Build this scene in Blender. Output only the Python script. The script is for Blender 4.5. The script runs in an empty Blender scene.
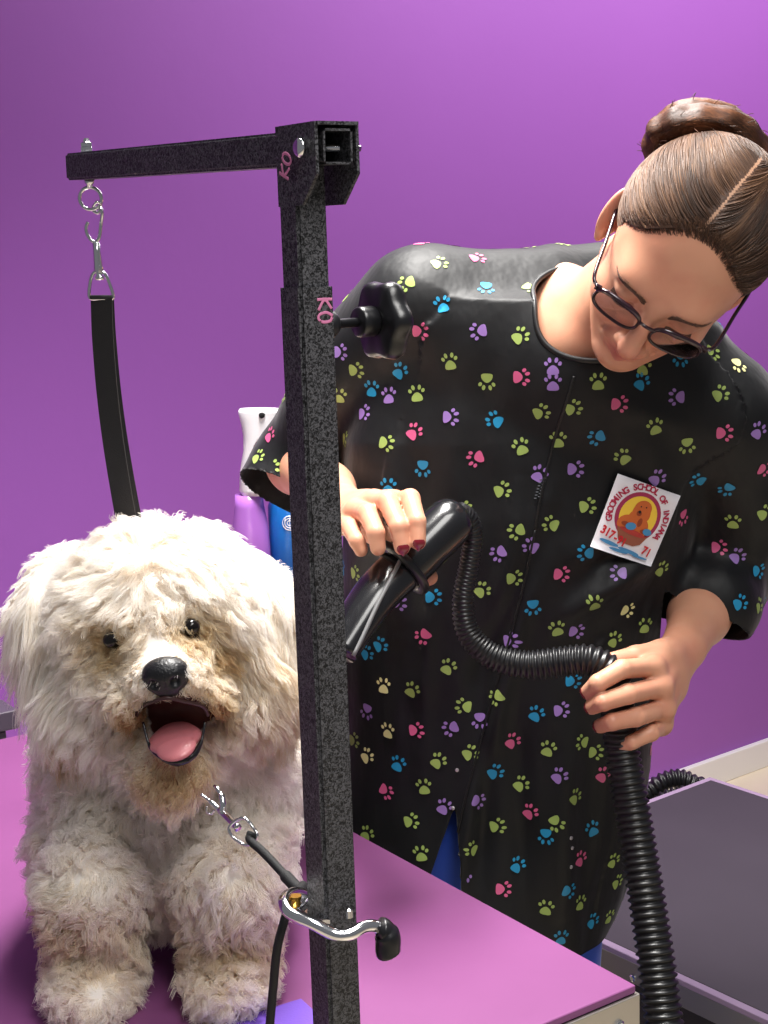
import bpy, bmesh, math, random
import numpy as np
import openvdb as vdb
from mathutils import Vector, Matrix, kdtree
from mathutils.bvhtree import BVHTree
rng = np.random.default_rng(7); random.seed(7)
COL = bpy.context.scene.collection
PI = math.pi
# ------------------------------------------------------------------ camera
FPX = 1500.0; PITCH = math.atan(272 / 1500.0); ROLL = math.radians(1.9); CAMZ = 1.55
CF = np.array([0, math.cos(PITCH), -math.sin(PITCH)])
R0 = np.array([1., 0, 0]); U0 = np.array([0, math.sin(PITCH), math.cos(PITCH)])
CR = R0 * math.cos(ROLL) - U0 * math.sin(ROLL)
CU = U0 * math.cos(ROLL) + R0 * math.sin(ROLL)
CO = np.array([0, 0, CAMZ])
def ray(px, py):
    d = CF * FPX + CR * (px - 384) + CU * (512 - py)
    return d
def P(px, py, d):
    r = ray(px, py); return CO + r * (d / r[1])
def PZ(px, py, z):
    r = ray(px, py); return CO + r * ((z - CAMZ) / r[2])
def pix(p):
    v = np.asarray(p) - CO; f = v @ CF
    return 384 + FPX * (v @ CR) / f, 512 - FPX * (v @ CU) / f
cam = bpy.data.objects.new('camera', bpy.data.cameras.new('camera')); COL.objects.link(cam)
M = Matrix(((CR[0], CU[0], -CF[0], 0), (CR[1], CU[1], -CF[1], 0), (CR[2], CU[2], -CF[2], CAMZ), (0, 0, 0, 1)))
cam.matrix_world = M
cam.data.sensor_fit = 'VERTICAL'; cam.data.sensor_height = 24; cam.data.lens = 24 * FPX / 1024
cam.data.clip_start = 0.02
bpy.context.scene.camera = cam
vs = bpy.context.scene.view_settings
vs.view_transform = 'Standard'; vs.look = 'None'; vs.gamma = 1; vs.use_curve_mapping = False
# ------------------------------------------------------------------ objects
def tag(o, label=None, cat=None, group=None, kind=None):
    if label: o['label'] = label
    if cat: o['category'] = cat
    if group: o['group'] = group
    if kind: o['kind'] = kind
    return o
def thing(name, label, cat, loc=(0, 0, 0), group=None):
    o = bpy.data.objects.new(name, None); COL.objects.link(o)
    o.location = loc; o.empty_display_size = .05
    bpy.context.view_layer.update()
    return tag(o, label, cat, group)
def root_of(o):
    x, y, z = 0, 0, 0
    while o: x += o.location[0]; y += o.location[1]; z += o.location[2]; o = o.parent
    return np.array([x, y, z])
def link(o, parent=None):
    """geometry is written in world coordinates; children keep them through an offset"""
    COL.objects.link(o)
    if parent is not None:
        o.parent = parent
        o.location = tuple(-root_of(parent))
    return o
def mesh(name, v, f, mat, parent=None, smooth=True, mats=None, mi=None):
    v = np.asarray(v, dtype=np.float32).reshape(-1, 3)
    me = bpy.data.meshes.new(name)
    if isinstance(f, np.ndarray):
        n, k = f.shape
        me.vertices.add(len(v)); me.vertices.foreach_set('co', v.ravel())
        me.loops.add(n * k); me.loops.foreach_set('vertex_index', f.astype(np.int32).ravel())
        me.polygons.add(n); me.polygons.foreach_set('loop_start', np.arange(n, dtype=np.int32) * k)
        me.update(calc_edges=True)
    else:
        me.from_pydata([tuple(map(float, p)) for p in v], [], [tuple(map(int, q)) for q in f])
    for m in (mats or [mat]): me.materials.append(m)
    if mi is not None: me.polygons.foreach_set('material_index', np.asarray(mi, dtype=np.int32))
    if smooth: me.polygons.foreach_set('use_smooth', np.ones(len(me.polygons), dtype=bool))
    me.validate(); me.update()
    o = bpy.data.objects.new(name, me)
    return link(o, parent)
class MB:
    """collects shapes for ONE mesh"""
    def __init__(s): s.v = []; s.f = []; s.m = []; s.n = 0
    def add(s, v, f, m=0):
        s.v.extend([tuple(map(float, p)) for p in v]); s.f.extend([tuple(int(i) + s.n for i in q) for q in f]); s.m.extend([m] * len(f)); s.n += len(v); return s
    def box(s, c, size, ax=None, m=0, bev=0.0):
        ax = np.eye(3) if ax is None else np.asarray(ax)
        h = np.asarray(size) / 2.; c = np.asarray(c)
        if bev <= 0:
            q = [c + ax[0] * x * h[0] + ax[1] * y * h[1] + ax[2] * z * h[2] for z in (-1, 1) for x, y in ((-1, -1), (1, -1), (1, 1), (-1, 1))]
            return s.add(q, [(3, 2, 1, 0), (4, 5, 6, 7), (0, 1, 5, 4), (1, 2, 6, 5), (2, 3, 7, 6), (3, 0, 4, 7)], m)
        bm = bmesh.new(); bmesh.ops.create_cube(bm, size=1)
        for v in bm.verts: v.co = Vector((v.co.x * size[0], v.co.y * size[1], v.co.z * size[2]))
        bmesh.ops.bevel(bm, geom=bm.edges[:], offset=bev, segments=3, profile=.6, affect='EDGES')
        bm.verts.ensure_lookup_table()
        q = [c + ax[0] * v.co.x + ax[1] * v.co.y + ax[2] * v.co.z for v in bm.verts]
        fs = [[v.index for v in f.verts] for f in bm.faces]; bm.free()
        return s.add(q, fs, m)
    def tube(s, pts, r, n=12, m=0, closed=False, caps=True, flat=None):
        v, f = sweep(pts, r, n, closed, caps, flat); return s.add(v, f, m)
    def build(s, name, mat, parent=None, smooth=True, mats=None):
        o = mesh(name, s.v, s.f, mat, parent, smooth, mats, s.m)
        return o
def frames(pts, closed=False):
    pts = np.asarray(pts, float); n = len(pts)
    t = np.gradient(pts, axis=0)
    if closed: t = np.roll(pts, -1, 0) - np.roll(pts, 1, 0)
    t /= np.linalg.norm(t, axis=1)[:, None] + 1e-12
    a = np.array([0, 0, 1.]) if abs(t[0][2]) < .9 else np.array([1., 0, 0])
    u = np.cross(t[0], a); u /= np.linalg.norm(u); U = [u]
    for i in range(1, n):
        u = U[-1] - t[i] * (U[-1] @ t[i]); u /= np.linalg.norm(u) + 1e-12; U.append(u)
    U = np.array(U); return t, U, np.cross(t, U)
def sweep(pts, r, n=12, closed=False, caps=True, flat=None, U=None):
    pts = np.asarray(pts, float); k = len(pts)
    t, u, w = frames(pts, closed)
    if U is not None:
        u = np.asarray(U, float); u = u - t * (u * t).sum(1)[:, None] if u.ndim == 2 else u[None] - t * (t @ u)[:, None]
        u /= np.linalg.norm(u, axis=1)[:, None]; w = np.cross(t, u)
    r = np.broadcast_to(np.asarray(r, float), (k,))
    a = np.arange(n) * 2 * PI / n; ca, sa = np.cos(a), np.sin(a)
    if flat: ca, sa = ca * flat[0], sa * flat[1]
    v = (pts[:, None] + r[:, None, None] * (ca[None, :, None] * u[:, None] + sa[None, :, None] * w[:, None])).reshape(-1, 3)
    f = []
    m = k if closed else k - 1
    for i in range(m):
        j = (i + 1) % k
        for q in range(n):
            p = (q + 1) % n; f.append((i * n + q, i * n + p, j * n + p, j * n + q))
    if caps and not closed:
        f.append(tuple(range(n))[::-1]); f.append(tuple((k - 1) * n + q for q in range(n)))
    return v, f
def spline(pts, n=60, closed=False):
    """Catmull-Rom through the rows (any width: extra columns such as radii ride along)"""
    p = np.asarray(pts, float)
    if closed: p = np.vstack([p[-1], p, p[0], p[1]])
    else: p = np.vstack([2 * p[0] - p[1], p, 2 * p[-1] - p[-2]])
    k = len(p) - 3; out = []
    for t in np.linspace(0, k, n, endpoint=not closed):
        i = min(int(t), k - 1); s = t - i; a, b, c, d = p[i:i + 4]
        out.append(.5 * ((2 * b) + (c - a) * s + (2 * a - 5 * b + 4 * c - d) * s * s + (3 * b - a - 3 * c + d) * s ** 3))
    return np.array(out)
def unit(v): v = np.asarray(v, float); return v / np.linalg.norm(v)
def lathe(mb, o, ax, prof, n=24, m=0, sc=(1, 1), up=(0, 0, 1)):
    """prof: (along, radius) rows about axis ax from o"""
    ax = unit(ax); up = np.asarray(up, float)
    if abs(ax @ up) > .95: up = np.array([1., 0, 0])
    u = unit(np.cross(ax, up)); w = np.cross(ax, u); v = []; f = []
    for a, r in prof:
        for q in range(n):
            t = q * 2 * PI / n; v.append(np.asarray(o) + ax * a + (u * math.cos(t) * sc[0] + w * math.sin(t) * sc[1]) * r)
    for i in range(len(prof) - 1):
        for q in range(n):
            p = (q + 1) % n; f.append((i * n + q, i * n + p, (i + 1) * n + p, (i + 1) * n + q))
    f.append(tuple(range(n))[::-1]); f.append(tuple((len(prof) - 1) * n + q for q in range(n)))
    mb.add(v, f, m); return mb
# ------------------------------------------------------------------ value noise
def _h(ix, iy, iz, s):
    n = (ix * 73856093) ^ (iy * 19349663) ^ (iz * 83492791) ^ (s * 2654435761)
    n = (n ^ (n >> 13)) * 1274126177; n = n ^ (n >> 16)
    return (n & 0xffff) / 32767.5 - 1.0
def noise(p, f, s=1):
    q = np.asarray(p) * f; i = np.floor(q).astype(np.int64); t = q - i; t = t * t * (3 - 2 * t)
    r = 0
    for a in (0, 1):
        for b in (0, 1):
            for c in (0, 1):
                w = (t[:, 0] if a else 1 - t[:, 0]) * (t[:, 1] if b else 1 - t[:, 1]) * (t[:, 2] if c else 1 - t[:, 2])
                r = r + w * _h(i[:, 0] + a, i[:, 1] + b, i[:, 2] + c, s)
    return r
# ------------------------------------------------------------------ signed distance modelling
def sm_min(a, b, k):
    if k <= 0: return np.minimum(a, b)
    h = np.clip(.5 + .5 * (b - a) / k, 0, 1); return b + (a - b) * h - k * h * (1 - h)
def sm_max(a, b, k): return -sm_min(-a, -b, k)
class SDF:
    def __init__(s): s.ops = []; s.post = None
    def add(s, fn, k=.01, sub=False): s.ops.append((fn, k, sub)); return s
    def cone(s, a, b, ra, rb=None, k=.01, sub=False, flat=None):
        a = np.asarray(a, float); b = np.asarray(b, float); rb = ra if rb is None else rb
        ab = b - a; L = ab @ ab + 1e-12
        if flat is not None: fn_, fs = unit(flat[0]), flat[1]
        def f(p):
            t = np.clip(((p - a) @ ab) / L, 0, 1)
            e = p - a - t[:, None] * ab
            if flat is not None: e = e + (e @ fn_)[:, None] * fn_ * (fs - 1)
            return np.sqrt((e * e).sum(1)) - (ra + (rb - ra) * t)
        return s.add(f, k, sub)
    def chain(s, pts, rs, k=.004, k0=None, flat=None):
        for i in range(len(pts) - 1): s.cone(pts[i], pts[i + 1], rs[i], rs[i + 1], (k0 if (k0 is not None and i == 0) else k), flat=flat)
        return s
    def ell(s, c, r, ax=None, k=.01, sub=False):
        c = np.asarray(c, float); r = np.asarray(r, float); A = None if ax is None else np.asarray(ax)
        def f(p):
            q = p - c
            if A is not None: q = q @ A.T
            k0 = np.sqrt(((q / r) ** 2).sum(1)); k1 = np.sqrt(((q / r ** 2) ** 2).sum(1)) + 1e-9
            return k0 * (k0 - 1) / k1
        return s.add(f, k, sub)
    def ev(s, p, ops=None):
        d = None
        for fn, k, sub in (s.ops if ops is None else ops):
            e = fn(p)
            if d is None: d = e if not sub else np.full(len(p), 1.)
            elif sub: d = sm_max(d, -e, k)
            else: d = sm_min(d, e, k)
        if s.post: d = s.post(p, d)
        return d
    def mesh(s, lo, hi, h, margin=.012):
        lo = np.asarray(lo, float); hi = np.asarray(hi, float); B = 14
        nb = np.ceil((hi - lo) / (h * B)).astype(int)
        g = vdb.FloatGrid(h * 6)
        I = np.stack(np.meshgrid(*[np.arange(n) for n in nb], indexing='ij'), -1).reshape(-1, 3)
        C = lo + (I * B + B / 2) * h
        D = np.stack([fn(C) for fn, k, sub in s.ops])
        dc = s.ev(C); R = h * B * .87 + margin
        off = np.stack(np.meshgrid(*[np.arange(B)] * 3, indexing='ij'), -1).reshape(-1, 3)
        for bi in range(len(I)):
            i0 = I[bi] * B
            if dc[bi] > R * 1.35: continue
            if dc[bi] < -R * 1.35:
                g.fill(tuple(int(x) for x in i0), tuple(int(x) for x in i0 + B - 1), -h * 6, True); continue
            dm = min(D[j, bi] for j in range(len(s.ops)) if not s.ops[j][2])
            ops = [o for j, o in enumerate(s.ops) if (D[j, bi] < (R + o[1] * 1.5 if o[2] else dm + 2.2 * R + 1.5 * o[1]))]
            v = s.ev(lo + (i0 + off) * h, ops).astype(np.float32).reshape(B, B, B)
            g.copyFromArray(np.clip(v, -h * 6, h * 6), ijk=tuple(int(x) for x in i0))
        v, q = g.convertToQuads(0.0)
        v = v * h + lo
        # outward check
        a, b, c = v[q[:, 0]], v[q[:, 1]], v[q[:, 2]]
        n = np.cross(b - a, c - a); cen = v[q].mean(1)
        smp = rng.integers(0, len(q), 200)
        nn = n[smp] / (np.linalg.norm(n[smp], axis=1)[:, None] + 1e-12)
        if (s.ev(cen[smp] + nn * h) < s.ev(cen[smp] - nn * h)).mean() > .5: q = q[:, ::-1].copy()
        return v, q
def sdf_obj(name, s, lo, hi, h, mat, parent=None, smooth_it=0, keep=None, thick=0, post=None):
    v, q = s.mesh(lo, hi, h)
    if keep is not None:
        m = keep(v[q].mean(1)); q = q[m]
        u, inv = np.unique(q, return_inverse=True); v = v[u]; q = inv.reshape(-1, 4)
    if post is not None: v = post(v)
    o = mesh(name, v, q, mat, parent)
    return o
def finish_normals(o): pass
# ------------------------------------------------------------------ materials
def lin(c):
    return tuple(((x / 255) / 12.92 if x / 255 <= .04045 else ((x / 255 + .055) / 1.055) ** 2.4) for x in c)
def mat(name, col, rough=.5, metal=0, spec=.5, bump=None, var=None, sheen=0, trans=0, sss=0, coat=0, emis=None, aniso=None):
    """bump=(scale, strength, distance, detail)   var=(scale, colour2, lo, hi)"""
    m = bpy.data.materials.new(name); m.use_nodes = True; nt = m.node_tree; b = nt.nodes['Principled BSDF']
    c = lin(col) + (1,)
    b.inputs['Base Color'].default_value = c; b.inputs['Roughness'].default_value = rough
    b.inputs['Metallic'].default_value = metal; b.inputs['Specular IOR Level'].default_value = spec
    b.inputs['Sheen Weight'].default_value = sheen; b.inputs['Transmission Weight'].default_value = trans
    b.inputs['Coat Weight'].default_value = coat
    if sss:
        b.inputs['Subsurface Weight'].default_value = sss; b.inputs['Subsurface Radius'].default_value = (.012, .005, .003); b.inputs['Subsurface Scale'].default_value = .6
    tc = nt.nodes.new('ShaderNodeTexCoord')
    if bump:
        n = nt.nodes.new('ShaderNodeTexNoise'); n.inputs['Scale'].default_value = bump[0]; n.inputs['Detail'].default_value = bump[3] if len(bump) > 3 else 3
        nt.links.new(tc.outputs['Object'], n.inputs['Vector'])
        bp = nt.nodes.new('ShaderNodeBump'); bp.inputs['Strength'].default_value = bump[1]; bp.inputs['Distance'].default_value = bump[2]
        nt.links.new(n.outputs['Fac'], bp.inputs['Height']); nt.links.new(bp.outputs['Normal'], b.inputs['Normal'])
    if var:
        n = nt.nodes.new('ShaderNodeTexNoise'); n.inputs['Scale'].default_value = var[0]; n.inputs['Detail'].default_value = 4
        nt.links.new(tc.outputs['Object'], n.inputs['Vector'])
        r = nt.nodes.new('ShaderNodeValToRGB'); r.color_ramp.elements[0].color = c; r.color_ramp.elements[1].color = lin(var[1]) + (1,)
        r.color_ramp.elements[0].position = var[2]; r.color_ramp.elements[1].position = var[3]
        nt.links.new(n.outputs['Fac'], r.inputs['Fac']); nt.links.new(r.outputs['Color'], b.inputs['Base Color'])
    return m
def nodes(m): return m.node_tree, m.node_tree.nodes['Principled BSDF']
# ------------------------------------------------------------------ axes of the room (wall, tables)
def ax2(deg): a = math.radians(deg); return np.array([math.cos(a), math.sin(a), 0.])
Z = np.array([0, 0, 1.])
TA, TB = ax2(124.5), ax2(34.5)          # along the table away from us / across it
WB = ax2(37.5); WN = ax2(37.5 - 90)     # along the back wall / out of the wall towards us
W0 = PZ(690, 792, 0.0); W0[2] = 0
m_wall = mat('purple_wall_paint', (166, 98, 192), .42, spec=.35, bump=(26, .12, .004, 4), var=(1.2, (162, 95, 188), .35, .7))
m_floor = mat('cream_floor', (240, 226, 202), .35, bump=(60, .05, .002), var=(6, (232, 216, 190), .4, .7))
m_trim = mat('white_trim', (254, 252, 248), .4)
mb = MB()
a = W0 - WB * 4.2; b = W0 + WB * 2.6
mb.box((a + b) / 2 + Z * 1.45 - WN * .06, (6.8, .12, 3.1), (WB, WN, Z))
w = mb.build('wall_back', m_wall, smooth=False); tag(w, kind='structure')
# the wall on the right that closes the room, beyond the frame
mb = MB(); mb.box(b + WN * 2 + Z * 1.45 + WB * .06, (.12, 4.2, 3.1), (WB, WN, Z)); o = mb.build('wall_right', m_wall, smooth=False); tag(o, kind='structure')
mb = MB(); c = (a + b) / 2 + WN * 3.0
mb.box(c - Z * .05, (6.8, 6.2, .1), (WB, WN, Z)); o = mb.build('floor', m_floor, smooth=False); tag(o, kind='structure')
mb = MB(); mb.box((a + b) / 2 + WN * .009 + Z * .04, (6.78, .018, .08), (WB, WN, Z), bev=.004)
o = mb.build('baseboard_back', m_trim, smooth=False); tag(o, kind='structure')
# ------------------------------------------------------------------ light
def area(name, loc, size, power, col=(1, 1, 1), aim=None, sy=None):
    l = bpy.data.lights.new(name, 'AREA'); l.energy = power; l.size = size; l.color = col
    if sy: l.shape = 'RECTANGLE'; l.size_y = sy
    o = bpy.data.objects.new(name, l); COL.objects.link(o); o.location = loc
    d = Vector(aim) - Vector(loc) if aim is not None else Vector((0, 0, -1))
    o.rotation_euler = d.to_track_quat('-Z', 'Y').to_euler()
    return o
area('ceiling_lamp', (-.02, 1.72, 2.60), .36, 29, (1, .97, .93), sy=.8).data.spread = math.radians(100)
lw = W0 + WN * .75 - WB * .2
lo = area('ceiling_lamp', (lw[0], lw[1], 2.75), 2.4, 44, (1, .96, .94), sy=.5); lo.rotation_euler = (0, 0, math.radians(37.5))
area('ceiling_lamp', (.45, .25, 2.60), .6, 24, (1, .98, .95), sy=1.2).data.spread = math.radians(130)
cy = bpy.context.scene.cycles; cy.max_bounces = 14; cy.diffuse_bounces = 8; cy.glossy_bounces = 6; cy.transmission_bounces = 10
wd = bpy.data.worlds.new('room_light'); bpy.context.scene.world = wd; wd.use_nodes = True
wd.node_tree.nodes['Background'].inputs[0].default_value = (.93, .95, 1, 1); wd.node_tree.nodes['Background'].inputs[1].default_value = .19
# ------------------------------------------------------------------ pink grooming table
TZ = .87
m_mat_pink = mat('pink_purple_rubber', (132, 72, 124), .5, bump=(900, .12, .0006, 2), var=(5, (127, 68, 119), .4, .65))
m_alu = mat('brushed_aluminium', (190, 186, 178), .38, metal=.9, bump=(300, .1, .0005))
m_white = mat('white_panel', (232, 232, 234), .4)
m_blk = mat('black_rubber', (24, 22, 26), .5)
m_steel = mat('chrome', (225, 225, 228), .12, metal=1)
m_darksteel = mat('dark_metal', (44, 44, 48), .4, metal=.6)
c0 = PZ(636, 985, TZ); L, Wd = 1.07, .61
def grooming_table(name, label, corner, L, Wd, tz, m_top, m_side, m_edge, edge_purple=None, skirt=.115, sk_name='white_skirt_panels', group=None):
    """corner: the near right corner at the table's top surface"""
    cen = corner + TA * L / 2 - TB * Wd / 2
    t = thing(name, label, 'table', (cen[0], cen[1], 0), group)
    ins = .020 if edge_purple else 0
    mb = MB(); mb.box(cen - Z * .004, (L - ins, Wd - ins, .008), (TA, TB, Z), bev=.002); mb.build('rubber_mat', m_top, t, smooth=False)
    if edge_purple:
        mb = MB(); mb.box(cen - Z * .0066, (L + .004, Wd + .004, .0115), (TA, TB, Z), bev=.0015); mb.build('mat_edging', edge_purple, t, smooth=False)
    # metal edge band with corners and screws
    band = thing_part = MB()
    for s, n_, ln, off in ((1, TB, L, Wd / 2), (-1, TB, L, Wd / 2), (1, TA, Wd, L / 2), (-1, TA, Wd, L / 2)):
        u = TA if n_ is TB else TB
        band.box(cen + n_ * s * (off + .001) - Z * .0235, (ln + .004, .004, .030), (u, n_, Z), bev=.001)
    bo = band.build('metal_edge_band', m_edge, t, smooth=False)
    def screw(q, ax_): sc = MB(); lathe(sc, q, ax_, [(0, .005), (.002, .005), (.0032, .003)], 12); sc.build('screw', m_steel, bo, smooth=False)
    for s in (-1, 1):
        for k in (-.46, -.155, .155, .46):
            screw(cen + TA * s * (L / 2 + .003) + TB * k * Wd - Z * .03, TA * s)
        for k in (-.45, -.15, .15, .45):
            screw(cen + TB * s * (Wd / 2 + .003) + TA * k * L - Z * .03, TB * s)
    mb = MB(); mb.box(cen - Z * .0255, (L - .004, Wd - .004, .026), (TA, TB, Z)); mb.build('board', m_darksteel, t, smooth=False)
    if skirt:
        mb = MB()
        for s in (-1, 1):
            mb.box(cen + TA * s * (L / 2 - .012) - Z * (.0425 + skirt / 2), (.012, Wd - .03, skirt), (TA, TB, Z), bev=.002)
            mb.box(cen + TB * s * (Wd / 2 - .018) - Z * (.0425 + skirt / 2), (L - .03, .012, skirt), (TA, TB, Z), bev=.002)
        sk = mb.build(sk_name, m_side, t, smooth=False)
        for s in (-1, 1):
            for k in (-.46, .46): mb = MB(); lathe(mb, cen + TA * s * (L / 2 - .006) + TB * k * (Wd - .02) - Z * .062, TA * s, [(0, .008), (.002, .008), (.005, .005)], 16); mb.build('bolt', m_darksteel, sk, smooth=False)
    for sx in (-1, 1):
        for sy in (-1, 1):
            mb = MB(); p = cen + TA * sx * (L / 2 - .06) + TB * sy * (Wd / 2 - .06)
            mb.box(np.array([p[0], p[1], (tz - .038) / 2 + .006]), (.032, .032, tz - .05), (TA, TB, Z), bev=.004)
            lathe(mb, np.array([p[0], p[1], 0]), Z, [(0, .022), (.02, .022), (.028, .014)], 16)
            mb.build('leg', m_darksteel, t, smooth=False)
    mb = MB()
    for sx in (-1, 1): mb.box(np.array([cen[0], cen[1], .18]) + TA * sx * (L / 2 - .06), (.024, Wd - .12, .024), (TA, TB, Z), bev=.003)
    mb.box(np.array([cen[0], cen[1], .18]), (L - .12, .024, .0235), (TA, TB, Z), bev=.003)
    mb.build('brace', m_darksteel, t, smooth=False)
    return t
grooming_table('grooming_table', 'grooming table with pink-purple rubber top the white dog stands on', c0, L, Wd, TZ, m_mat_pink, m_white, m_alu)
m_mat_grey = mat('charcoal_rubber', (50, 43, 53), .6, bump=(700, .15, .0006, 2), var=(4, (46, 39, 49), .4, .65))
m_edge_lilac = mat('lilac_edging', (150, 128, 156), .5)
m_alu2 = mat('worn_aluminium', (150, 146, 142), .4, metal=.8)
_TA, _TB = TA, TB
TA, TB = ax2(128), ax2(38)
far = PZ(710, 777, .58)
cor2 = far - TA * 1.07
grooming_table('grooming_table', 'low grooming table with dark grey rubber top and lilac edging, behind the dryer hose', cor2, 1.07, .61, .58, m_mat_grey, m_blk, m_alu2, edge_purple=m_edge_lilac, skirt=.46, sk_name='black_cabinet_panels')
TA, TB = _TA, _TB
# charcoal bench glimpsed behind the pink table at the left edge of the photograph
pe = PZ(2, 699, .86)
b1 = pe + TB * .02
m_bench = mat('charcoal_laminate', (84, 74, 88), .5, bump=(200, .1, .0005))
bc = b1 - TB * .33 + TA * (-.0)
# ------------------------------------------------------------------ dark bench against the table's far side and the spray bottles on it
bt = thing('storage_bench', 'charcoal storage bench behind the far end of the pink table', 'bench', (bc[0], bc[1], 0))
mb = MB(); cc = bc - TA * .035; mb.box(np.array([cc[0], cc[1], .845]), (.07, .62, .03), (TA, TB, Z), bev=.003); mb.build('bench_top', m_bench, bt, smooth=False)
mb = MB(); mb.box(np.array([cc[0], cc[1], .42]), (.058, .58, .818), (TA, TB, Z), bev=.003); mb.build('bench_body', m_bench, bt, smooth=False)
# violet sheet lying on the near end of the pink table
m_violet = mat('violet_cloth', (112, 76, 186), .6, bump=(400, .2, .001))
q1 = PZ(230, 1023, TZ); q2 = PZ(335, 990.5, TZ)
u = unit(q2 - q1); dn = unit(np.cross(u, Z)); 
if dn[1] > 0: dn = -dn
ce = (q1 + q2) / 2 - u * .04; n = 20; V = []; F = []
Ls = np.linalg.norm(q2 - q1) + .05 - .04
mb = MB(); mb.box(ce + dn * .075 + Z * .0015, (Ls, .15, .0026), (u, dn, Z), bev=.0011)
o = mb.build('folded_mat', m_violet, smooth=False); tag(o, 'thin violet mat lying at the near end of the pink table beside the post', 'mat')
# ------------------------------------------------------------------ grooming arm: post, bar, bracket, knob
def hammered(name, c1, c2, sc):
    m = mat(name, c1, .45, spec=.35, bump=(sc, .5, .0012, 2))
    nt, b = nodes(m)
    tc = nt.nodes.new('ShaderNodeTexCoord'); n = nt.nodes.new('ShaderNodeTexNoise'); n.inputs['Scale'].default_value = sc; n.inputs['Detail'].default_value = 3; n.inputs['Distortion'].default_value = 1.2
    r = nt.nodes.new('ShaderNodeValToRGB'); r.color_ramp.elements[0].position = .42; r.color_ramp.elements[1].position = .60
    r.color_ramp.elements[0].color = lin(c1) + (1,); r.color_ramp.elements[1].color = lin(c2) + (1,)
    nt.links.new(tc.outputs['Object'], n.inputs['Vector']); nt.links.new(n.outputs['Fac'], r.inputs['Fac']); nt.links.new(r.outputs['Color'], b.inputs['Base Color'])
    return m
m_ham = hammered('hammered_black_paint', (16, 16, 18), (88, 88, 92), 480)
m_pink = mat('pink_paint', (206, 122, 164), .6)
m_knob = mat('black_plastic', (22, 22, 25), .3)
pb = PZ(336, 1112, TZ)
PX, PY = (pb[0] + .0035) * .984, pb[1] * .984
arm = thing('grooming_stand', 'black hammered metal grooming post with overhead arm clamped to the pink table', 'grooming arm', (PX, PY, 0))
def sqtube(mb, a, b, w, wall, up, openings=True):
    """square hollow tube from a to b"""
    a = np.asarray(a); b = np.asarray(b); t = unit(b - a); u = unit(np.cross(t, up)); v = np.cross(t, u)
    rows = []
    for p in (a, b):
        for h in (w / 2, w / 2 - wall):
            c = h * .14 if h == w / 2 else 0
            if True:
                pts = []
                for sx, sy in ((1, 1), (-1, 1), (-1, -1), (1, -1)): pts.append(p + u * sx * h + v * sy * h)
                rows.append(pts)
    V = [q for r in rows for q in r]; F = []
    for k in range(4):
        j = (k + 1) % 4
        F += [(k, j, 8 + j, 8 + k), (4 + j, 4 + k, 12 + k, 12 + j), (j, k, 4 + k, 4 + j), (8 + k, 8 + j, 12 + j, 12 + k)]
    bm = bmesh.new(); bv = [bm.verts.new(q) for q in V]
    for f in F: bm.faces.new([bv[i] for i in f])
    eds = [e for e in bm.edges if abs((e.verts[0].co - e.verts[1].co).normalized().dot(Vector(t))) > .99 and (e.verts[0].index, 0)]
    bm.verts.index_update()
    eds = [e for e in eds if (e.verts[0].index % 8) < 4]
    bmesh.ops.bevel(bm, geom=eds, offset=w * .09, segments=3, affect='EDGES')
    bm.verts.index_update(); mb.add([v.co for v in bm.verts], [[v.index for v in f.verts] for f in bm.faces]); bm.free()
zt = P(320, 140, PY)[2]            # height of the bar's axis at the post
zs = P(308, 287, PY)[2]            # top of the outer sleeve
base = np.array([PX, PY, 0])
mb = MB(); sqtube(mb, base + Z * (TZ - .10), base + Z * zs, .0285, .0018, TA); mb.build('outer_sleeve', m_ham, arm, smooth=False)
mb = MB(); sqtube(mb, base + Z * (zs - .05), base + Z * (zt - .008), .0248, .0016, TA); mb.build('inner_post', m_ham, arm, smooth=False)
base0 = base; base = base + TB * .005; zt -= .0065
lean = .004
a0 = base + Z * zt - TA * .0400; 
tip = P(69, 168, 1.0); 
L0 = .390; a1 = base + Z * (P(69, 167, PY + TA[1] * L0)[2]) + TA * L0
mb = MB(); sqtube(mb, a0, a1, .0236, .0016, Z); mb.build('overhead_bar', m_ham, arm, smooth=False)
bd = unit(a1 - a0); 
# U bracket: two side plates with cut corners and a web
mb = MB()
w2 = .0165
for s in (-1, 1):
    o = base + Z * zt + TB * s * w2
    prof = [(-.0392, .0165), (.0118, .0165), (.0118, -.038), (-.020, -.038), (-.0392, -.018)]
    V = [o + TA * x + Z * z + TB * e for e in (-.0012, .0012) for x, z in prof]; n = len(prof)
    F = [tuple(range(n)), tuple(range(n, 2 * n))[::-1]] + [(i, (i + 1) % n, n + (i + 1) % n, n + i) for i in range(n)]
    mb.add(V, F)
mb.box(base + Z * (zt + .0153) - TA * .0137, (.055, 2 * w2, .0024), (TA, TB, Z))
mb.build('hinge_bracket', m_ham, arm, smooth=False)
mb = MB()
hb = base + Z * zt - TA * .024
lathe(mb, hb - TB * .0195, TB, [(-.004, .004), (-.0025, .0065), (0, .0068), (.0002, .0026), (.039, .0026), (.0392, .0052), (.043, .0052), (.0432, .0026), (.048, .0022)], 20)
mb.build('pivot_bolt', m_steel, arm)
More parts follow.
